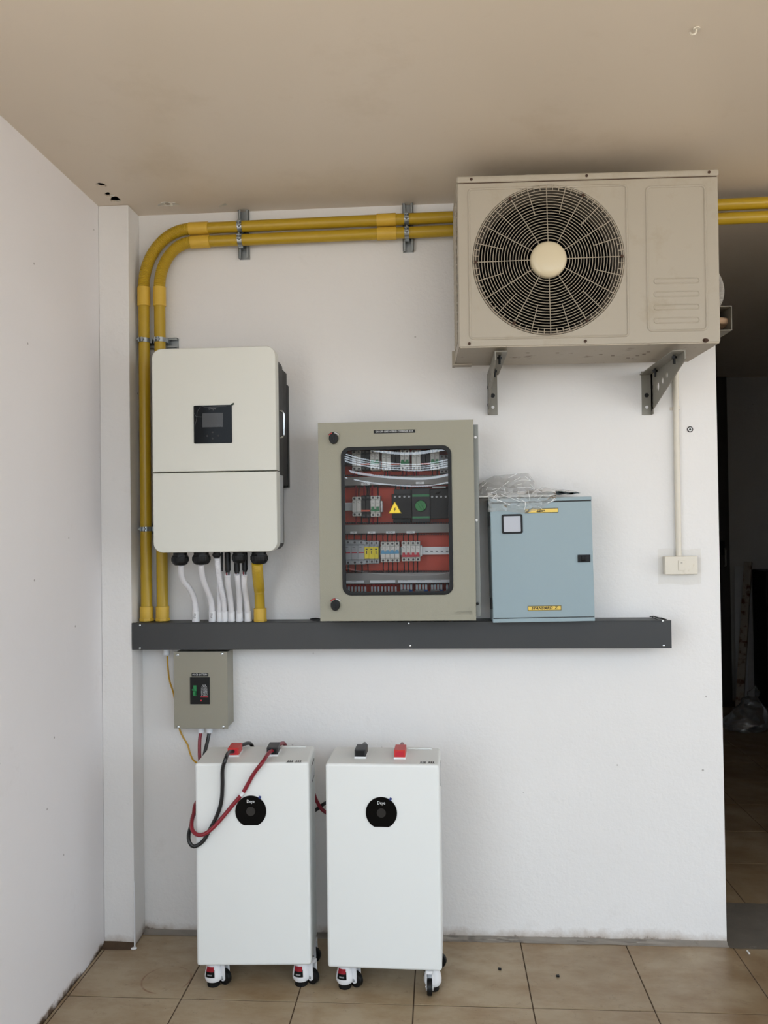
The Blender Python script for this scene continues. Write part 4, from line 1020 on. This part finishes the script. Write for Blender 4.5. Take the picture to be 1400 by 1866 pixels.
def ac_bracket(xw, sgn, ztop, zbot, label):
    """xw: plane of the web; flange points to sgn"""
    t = T('wall_bracket', label, 'bracket', (xw, 0, zbot), group='painted steel brackets under the air-conditioner unit')
    th = .0035; L = -.435
    # web in the (y, z) plane, extruded along x
    web = [(-.002, ztop), (L, ztop), (L, ztop-.030), (L+.012, ztop-.036), (-.045, zbot+.022), (-.002, zbot+.012)]
    MX = Matrix(((0, 1, 0, 0), (1, 0, 0, 0), (0, 0, 1, 0), (0, 0, 0, 1)))      # prism (x,y,z) -> (y,x,z)
    zc = (ztop+zbot)/2
    holes = [circ(-.105, ztop-.066, .016, 16), circ(-.165, ztop-.055, .0125, 16), circ(-.225, ztop-.046, .011, 16)]
    B().prism(web, xw-th/2, xw+th/2, holes, M=MX).build('web', m_bracket, t)
    xa, xb = sorted((xw, xw+sgn*.042))
    B().box((xa, L, ztop-.0035), (xb, -.002, ztop), .001).build('arm_flange', m_bracket, t)
    xa, xb = sorted((xw, xw+sgn*.036))
    pl = B().box((xa, -.0045, zbot), (xb, -.0006, ztop+.01), .001).box((xw-th/2, -.03, zbot), (xw+th/2, -.001, ztop), .0005).build('wall_plate', m_bracket, t)
    xm = xw+sgn*.018
    for z, m, r in ((zbot+.03, m_white, .006), (zbot+.075, m_black, .0085)):
        B().cyl((xm, -.0065, z), (xm, -.003, z), r, n=14).build('plate_bolt', m, t)
    for y in (-.13, -.375):
        B().cyl((xm, y, ztop-.034), (xm, y, ztop+.0), .0042, n=10).cyl((xm, y, ztop-.016), (xm, y, ztop-.009), .0095, n=6).build('foot_bolt', m_black, t)
    for y, z in ((-.028, zbot+.035), (-.028, ztop-.055)):
        B().box((xw-.004, y-.006, z-.006), (xw+.004, y+.006, z+.006), .002).build('web_notch', m_black, t)
    return t
ac_bracket(at(889.5, 720, 0).x, 1, 2.172, at(897, 756.5, 0).z, 'grey steel bracket under the left end of the fan unit, above the beige cabinet')
ac_bracket(at(1183, 720, 0).x+.008, -1, 2.158, at(1175, 756.5, 0).z, 'grey steel bracket with oval holes under the right end of the fan unit')

# ================================================================== SWITCH AND ITS PIPE, WALL PLUG, HOOK
q0, q1 = at(1207.5, 1047.5, -.002), at(1271.5, 1011, -.002)
sa, sb = at(1213, 1047, -.034), at(1271.5, 1013.5, -.034)
sw = T('light_switch', 'ivory surface-mounted switch box with one rocker, right of the blue box', 'switch', ((sa.x+sb.x)/2, 0, sa.z))
B().box((sa.x, -.034, sa.z), (sb.x, -.0012, sb.z), .0025).build('back_box', m_ivory, sw)
r0, r1 = at(1237, 1039.5, -.036), at(1248.5, 1021.5, -.036)
rk = B().box((r0.x, -.037, r0.z), (r1.x, -.0335, r1.z), .001).build('rocker', m_ivory, sw)
B().box(((r0.x+r1.x)/2-.004, -.0375, r1.z-.0095), ((r0.x+r1.x)/2+.003, -.0368, r1.z-.0080)).build('rocker_mark', m_ink, rk)
ta, tc = at(1200, 1065, 0), at(1277, 1000, 0)
B().grid(10, 8, lambda u, v: Vector((ta.x+(tc.x-ta.x)*u, -.0010-.0006*noise.noise((u*5, v*5, 3)), ta.z+(tc.z-ta.z)*v+.003*math.sin(u*7)))).build('clear_tape', m_tape, sw)
xp0, xp1 = at(1232, 700, -.012).x, at(1237, 1005, -.012).x
pp = T('surface_pipe', 'thin cream pipe dropping from behind the fan unit to the switch', 'pipe', (xp1, -.012, sb.z+.001))
B().tube([(xp0, -.0125, 2.42), (xp0, -.0125, 2.2), (xp1, -.0125, 1.9), (xp1, -.0125, sb.z+.0005)], .0105, 16).build('pipe', m_ivory, pp)
q = at(1229, 744, -.012)
B().lathe([(.0107, -.006), (.0127, -.006), (.0127, .006), (.0107, .006)], Matrix.Translation((xp0*.9+xp1*.1, -.0125, q.z)), 20, closed=True).box((q.x-.014, -.004, q.z-.006), (q.x+.002, -.0012, q.z+.006), .001).build('saddle_clip', m_ivory, pp)
q = at(1257.7, 782.5, 0)
MY = Matrix.Translation((q.x, -.0008, q.z)) @ Matrix.Rotation(PI/2, 4, 'X')
wp = T('wall_plug', 'small white plastic screw plug set in the wall right of the thin pipe', 'wall plug', (q.x, 0, q.z-.01))
B().lathe([(.0115, 0), (.0115, .0012), (.0078, .0016), (.0078, 0)], MY, 20, closed=True).build('hole_rim', m_ink, wp)
B().lathe([(.0076, 0), (.0076, .003), (.0045, .0035), (.004, .0005)], MY, 20).build('sleeve', m_white, wp)
B().cyl((q.x, -.0016, q.z), (q.x, -.0008, q.z), .0043, n=14).build('sleeve_hole', m_ink, wp)
q = atz(1268, 58, ZC-.012)
tagm(B().tube(spline([(q.x+.004, q.y+.004, ZC-.0012), (q.x, q.y, ZC-.016), (q.x-.010, q.y-.002, ZC-.020), (q.x-.012, q.y+.006, ZC-.010)], .004), .0022, 8).cyl((q.x+.004, q.y+.004, ZC-.004), (q.x+.004, q.y+.004, ZC-.0008), .009, n=14).build('ceiling_hook', m_ivory), 'small bent hook sticking out of the ceiling at the upper right', 'hook')

# ================================================================== BATTERIES
def caster(parent, x, y, rot, zt, wheel_rot=-.6):
    M_ = Matrix.Translation((x, y, 0)) @ Matrix.Rotation(rot, 4, 'Z')
    b = B().lathe([(0, zt), (.021, zt), (.0225, zt-.010), (.0245, zt-.022), (.0285, zt-.036), (.0305, zt-.050), (.0300, zt-.060), (.026, zt-.068), (.020, zt-.071), (0, zt-.071)], M_, 36)
    Mw = M_ @ Matrix.Translation((.034, .004, 0)) @ Matrix.Rotation(wheel_rot, 4, 'Z')      # the wheel's own heading; its axle lies along local y
    for y0 in (-.0125, .0095):
        pts = [(-.016, zt-.002), (.016, zt-.002)][::-1]+[(-.016, zt-.02)]+circ(.006, .0275, .0115, 14, 185, 355)+[(.016, zt-.02)]
        b.prism(pts, y0, y0+.003, M=Mw)
    b.box((-.016, -.0125, zt-.012), (.016, .0125, zt-.002), .001, M=Mw).box((-.03, -.008, zt-.03), (-.006, .008, zt-.006), .002, M=Mw)
    c = b.build('caster', m_white, parent, local=True)
    def arc(z0, z1, r0, r1, a0, a1, m, name):
        bb = B(); bb.grid(14, 4, lambda u, v: Vector(((r0+(r1-r0)*v)*math.cos(math.radians(a0+(a1-a0)*u)), (r0+(r1-r0)*v)*math.sin(math.radians(a0+(a1-a0)*u)), z0+(z1-z0)*v)), M=M_, thick=.001)
        return bb.build(name, m, c, local=True)
    arc(zt-.048, zt-.024, .0321, .0274, 222, 288, m_black, 'adjuster_window'); arc(zt-.030, zt-.014, .0296, .0262, 226, 284, m_rtog, 'adjuster_wheel')
    arc(zt-.042, zt-.038, .0318, .0310, 240, 272, m_labelgrey, 'adjuster_mark')
    B().lathe([(0, 0), (.0215, 0), (.0225, .003), (.0215, zt-.069), (0, zt-.069)], M_, 28).build('foot_pad', m_black, c, local=True)
    B().cyl((.006, -.0085, .0275), (.006, .0085, .0275), .0262, n=30, bev=.003, M=Mw).build('wheel', m_black, c, local=True)
    B().cyl((.006, -.0145, .0275), (.006, .0145, .0275), .0050, n=12, M=Mw).build('axle', m_steel, c, local=True)
    return c
def battery(loc, rz, w, dep, zb, zt, label, disp_px, plugs, casters, label_px):
    t = T('battery_unit', label, 'battery', loc, (0, 0, rz), group='floor-standing battery units')
    hw = w/2; hd = dep/2
    B().box((-hw, -hd, zb), (hw, hd, zt), .010, 4).build('casing', m_batt, t, local=True)
    B().box((hw-.001, -.02, zt-.10), (hw+.0006, .07, zt-.035), .0004, 1).build('side_handle', m_black, t, local=True)
    B().prism([(-.015, zt-.092), (.055, zt-.092), (.066, zt-.06), (.055, zt-.04), (-.015, zt-.04)], hw-.0005, hw+.0012, M=Matrix(((0, 1, 0, 0), (1, 0, 0, 0), (0, 0, 1, 0), (0, 0, 0, 1)))).build('handle_recess', m_white, t, local=True)
    B().box((hw-.12, hd-.028, zt), (hw-.03, hd-.012, zt+.004), .0015).build('rear_cover', m_batt, t, local=True)
    q = atl(t, *disp_px, -hd); r = .0535
    pts = [(q.x+r*math.cos(a), q.z+r*math.sin(a)) for a in [math.radians(-90+27+(360-54)*k/47) for k in range(48)]]
    d = B().prism(pts, -hd-.003, -hd+.001, bev=.0008).build('display', m_gloss, t, local=True)
    B().cyl((q.x, -hd-.0036, q.z), (q.x, -hd-.0028, q.z), .0155, n=28).build('touch_ring', mat('dim_ring', (30, 29, 29), .3) if 'dim_ring' not in bpy.data.materials else bpy.data.materials['dim_ring'], d, local=True)
    text('Deye', .0155, (q.x, -hd-.0034, q.z+.034), m_logo, d, 'logo', fit=.0265, local=True)
    B().box((-.004, -.0006, -.0045), (.004, .0006, .0045), M=Matrix.Translation((q.x+.032, -hd-.0042, q.z+.048)) @ Matrix.Rotation(.55, 4, 'Y')).build('film_tab', m_blue_tab, d, local=True, label='small blue film tab')
    for px, py, m in plugs:
        p_ = atlz(t, px, py, zt+.004); x = p_.x; y0 = p_.y
        s_ = B().box((x-.021, y0-.001, zt-.001), (x+.021, y0+.076, zt+.006), .0012).build('terminal_socket', m_white, t, local=True)
        B().box((x-.0195, y0, zt+.005), (x+.0195, y0+.072, zt+.031), .002).build('plug', m, s_, local=True)
        B().box((x-.0145, y0-.0008, zt+.009), (x+.0145, y0+.002, zt+.026)).build('plug_face', m_black if m is not m_red else m_rtog, s_, local=True)
    for k in (0, 1):
        q = atlz(t, label_px[0]+k*15, label_px[1], zt+.0003)
        b = B()
        for j in range(3): b.box((q.x-.009+j*.007, q.y-.010, zt), (q.x-.0045+j*.007, q.y+.008, zt+.0005))
        b.box((q.x-.012, q.y-.014, zt), (q.x+.012, q.y-.0125, zt+.0005)); b.build('printed_symbol', m_grey_dk, t, local=True)
    for c_ in casters: caster(t, c_[0], c_[1], c_[2], zb+.001, *c_[3:])
    return t
ZB, ZT, DEP = .086, .781, .215
rzA, rzB = math.radians(3.2), math.radians(-1.2)
def placed(pxl, pxr, y_front, rz, py=1580):
    a, c = at(pxl, py, y_front), at(pxr, py, y_front); w = (c.x-a.x)/math.cos(rz); cx = (a.x+c.x)/2
    return (cx-math.sin(rz)*DEP/2, y_front+math.cos(rz)*DEP/2, 0), w
locA, wA = placed(358.6, 564.2, -.388, rzA); locB, wB = placed(594.6, 803.2, -.392, rzB)
hA = DEP/2-.045
batA = battery(locA, rzA, wA, DEP, ZB, ZT, 'left white battery unit on casters with cables looped over its front', (457.3, 1478), [(425, 1377, m_red), (496, 1376, m_grey_dk)],
    [(-wA/2+.048, -hA, 0), (wA/2-.040, -hA, 0), (-wA/2+.05, hA, .4), (wA/2-.045, hA, .4)], (529, 1387))
batB = battery(locB, rzB, wB, DEP, ZB, ZT, 'right white battery unit on casters, its front free of cables', (695.3, 1481), [(656.5, 1380, m_grey_dk), (728.5, 1381, m_red)],
    [(-wB/2+.053, -hA, 0), (wB/2-.034, -hA+.006, -1.95, .38), (-wB/2+.05, hA, .4), (wB/2-.05, hA, .4)], (771, 1389))
def onA(px, py, dy=0): # point in front of battery A at a given distance
    p_ = atl(batA, px, py, -DEP/2-dy); return ROOT[batA.name] @ p_
def plug_pt(bat, px, py, back):
    p_ = atlz(bat, px, py, ZT+.004); return ROOT[bat.name] @ Vector((p_.x, p_.y+(.072 if back else 0), ZT+.019))
RC = .0068
pr, pb = plug_pt(batA, 425, 1377, False), plug_pt(batA, 496, 1376, False)
YR = -.115
# red main cable: bushing, down behind the battery, round its left side, loop, up to the dark plug
xL = locA[0]-wA/2
sideA = ROOT[batA.name] @ Vector((-wA/2, 0, 0))
red = [(bush[0], YBU, mz0-.02), (bush[0]-.003, YBU-.01, mz0-.06), (bush[0]+.004, -.085, .695), (bush[0]+.028, -.115, .63), (bush[0]+.026, -.122, .575), (-.874, -.132, .585), (-.892, -.20, .598), at(356, 1466, -.28), at(353.2, 1482, -.33), at(349.3, 1500, -.38), at(351.5, 1514, -.412), onA(362, 1521.5, .016), onA(378, 1517, .013), onA(400, 1496, .011), onA(425, 1466, .010), onA(443, 1444, .010), onA(462, 1411, .011), onA(477, 1391, .02), tuple(Vector(pb)+Vector((-.006, -.03, .000))), tuple(pb)]
blk = [(bush[1], YBU, mz0-.02), (bush[1]-.004, YBU-.01, mz0-.05), (bush[1]-.012, -.10, .70), (bush[1]-.01, -.115, .60), (-.86, -.135, .545), (-.897, -.19, .535), at(353, 1484, -.29), at(348.5, 1503, -.35), at(344, 1522, -.40), at(346, 1536, -.415), onA(354, 1542.5, .014), onA(370, 1533, .012), onA(384, 1509, .009+.0005), onA(396, 1485, .009), onA(403.5, 1460, .010), onA(405.5, 1430, .011), onA(405.8, 1402, .012), onA(411, 1384, .022), tuple(Vector(pr)+Vector((-.008, -.03, .004))), tuple(pr)]
red[11:14] = [onA(362, 1521.5, .026), onA(378, 1517, .026), onA(400, 1496, .018)]
tR = T('battery_cable', 'dark red cable looped over the front of the left battery', 'cable', (bush[0], YBU, .75), group='cables looped over the left battery')
B().tube(spline(red, .008), RC, 12).build('jacket', m_red_cable, tR)
k = Vector(onA(441, 1447, .010)); k2 = Vector(onA(445.5, 1440.5, .010)); dd = (k2-k).normalized()
B().cyl(k-dd*.006, k+dd*.010, RC+.0006, n=16).build('cable_tag', m_white, tR, label='white marker band')
tB_ = T('battery_cable', 'black cable looped over the front of the left battery', 'cable', (bush[1], YBU, .75), group='cables looped over the left battery')
B().tube(spline(blk, .008), RC, 12).build('jacket', m_blk_cable, tB_)
# link cables from battery to battery, behind both
ar, ab = plug_pt(batA, 425, 1377, True), plug_pt(batA, 496, 1376, True)
bb_, br = plug_pt(batB, 656.5, 1380, True), plug_pt(batB, 728.5, 1381, True)
ga, gb = at(577, 1459, -.10), at(592, 1479, -.10); gc, gd = at(577, 1475, -.085), at(592, 1464, -.085)
link_r = [tuple(ab), (ab.x+.008, ab.y+.022, ab.z-.004), (ab.x+.015, -.165, .7895), (ab.x+.019, -.138, .775), (ab.x+.022, -.122, .74), (ab.x+.03, -.11, .66), (-.50, -.105, ga.z+.045), tuple(ga), tuple(gb), (-.36, -.105, gb.z-.03), (-.20, -.11, .50), (br.x, -.11, .66), (br.x, -.120, .74), (br.x, -.140, .775), (br.x, -.168, .7895), (br.x, br.y+.022, br.z-.004), tuple(br)]
link_b = [tuple(ar), (ar.x+.010, ar.y+.022, ar.z-.004), (ar.x+.022, -.168, .7895), (ar.x+.028, -.138, .775), (ar.x+.034, -.118, .74), (ar.x+.05, -.095, .62), (-.56, -.085, gc.z-.03), tuple(gc), tuple(gd), (-.37, -.085, gd.z+.03), (bb_.x, -.10, .66), (bb_.x, -.120, .74), (bb_.x, -.140, .775), (bb_.x, -.168, .7895), (bb_.x, bb_.y+.022, bb_.z-.004), tuple(bb_)]
tagm(B().tube(spline(link_r, .010), RC, 12).build('link_cable', m_red_cable), 'dark red cable joining the two batteries behind them', 'cable', 'link cables behind the batteries')
tagm(B().tube(spline(link_b, .010), RC, 12).build('link_cable', m_blk_cable), 'black cable joining the two batteries behind them', 'cable', 'link cables behind the batteries')

# ================================================================== SMALL THINGS ON THE FLOOR
for (px, py), lab in (((911, 1765.5), 'square black scrap on the floor, left of the tile joint'), ((1017, 1778), 'black scrap on the floor, right of the tile joint')):
    q = atz(px, py, .004); b = B().box((q.x-.006, q.y-.005, .0012), (q.x+.006, q.y+.005, .008), .002)
    for v in b.bm.verts: v.co += crumple(v.co, .002, 90, px)
    tagm(b.build('debris', m_black), lab, 'debris', 'bits of black debris on the floor')
q = atz(1364, 1735, .003); tagm(B().box((q.x-.003, q.y-.012, .0012), (q.x+.003, q.y+.012, .0045), .001).build('paint_chip', m_white), 'white paint chip on the tile by the doorway', 'debris')

# ================================================================== THINGS IN THE DARK ROOM
q = at(1376, 1038, 4.05); zc = q.z
cab = T('storage_cabinet', 'black cabinet in the dark room behind the doorway', 'cabinet', (q.x+.4, 3.95, 0))
B().box((q.x, 3.82, .02), (q.x+.9, 4.12, zc), .01).build('body', m_cabinet, cab)
for k in range(4):
    z0 = .06+k*(zc-.08)/4
    d = B().box((q.x+.03, 3.805, z0), (q.x+.87, 3.83, z0+(zc-.08)/4-.02), .006).build('drawer', m_cabinet, cab)
    B().box((q.x+.35, 3.785, z0+(zc-.08)/8), (q.x+.55, 3.806, z0+(zc-.08)/8+.02), .004).build('drawer_pull', m_grey_dk, d)
def leaning(pt, pb_, w, th, m, name, lab, cat):
    a, c = Vector(pt), Vector(pb_); d = (a-c); L = d.length; Q = d.to_track_quat('Z', 'Y').to_matrix().to_4x4()
    return tagm(B().box((-w/2, -th/2, 0), (w/2, th/2, L), .002, M=Matrix.Translation(c) @ Q).build(name, m), lab, cat)
t0, t1 = at(1350, 1032, 4.13), at(1353, 1250, 4.02); t1 = t0+(t1-t0)*((t0.z-.02)/(t0.z-t1.z))
leaning(t0, t1, .10, .02, m_board, 'board', 'pale board leaning on the far wall of the dark room', 'board')
t0, t1 = at(1364, 1024, 4.08), at(1350.5, 1250, 3.86); t1 = t0+(t1-t0)*((t0.z-.03)/(t0.z-t1.z))
leaning(t0, t1, .062, .03, m_rustbar, 'metal_bar', 'rust-spotted metal bar leaning in the dark room', 'bar')
q = at(1356, 1322, 3.2)
def bag2(u, v):
    th = u*2*PI; hgt = .33; prof = [(0, .0), (.16, .0), (.17, .04), (.13, .12), (.08, .20), (.035, .25), (.045, .29), (.0, .33)]
    s_ = v*(len(prof)-1); i = min(int(s_), len(prof)-2); t_ = s_-i
    r = prof[i][0]*(1-t_)+prof[i+1][0]*t_; z = prof[i][1]*(1-t_)+prof[i+1][1]*t_
    p_ = Vector((q.x+.01+z*.25+r*math.cos(th), 3.2+r*.8*math.sin(th), .003+z)); k_ = ridge(p_, 14, 3); p_ += crumple(p_, .03, 12, 4); p_.z = max(.002, p_.z); return p_
tagm(B().grid(48, 36, bag2).build('plastic_bag', m_bag_dk, smooth=24), 'knotted clear plastic bag on the floor of the dark room', 'bag')
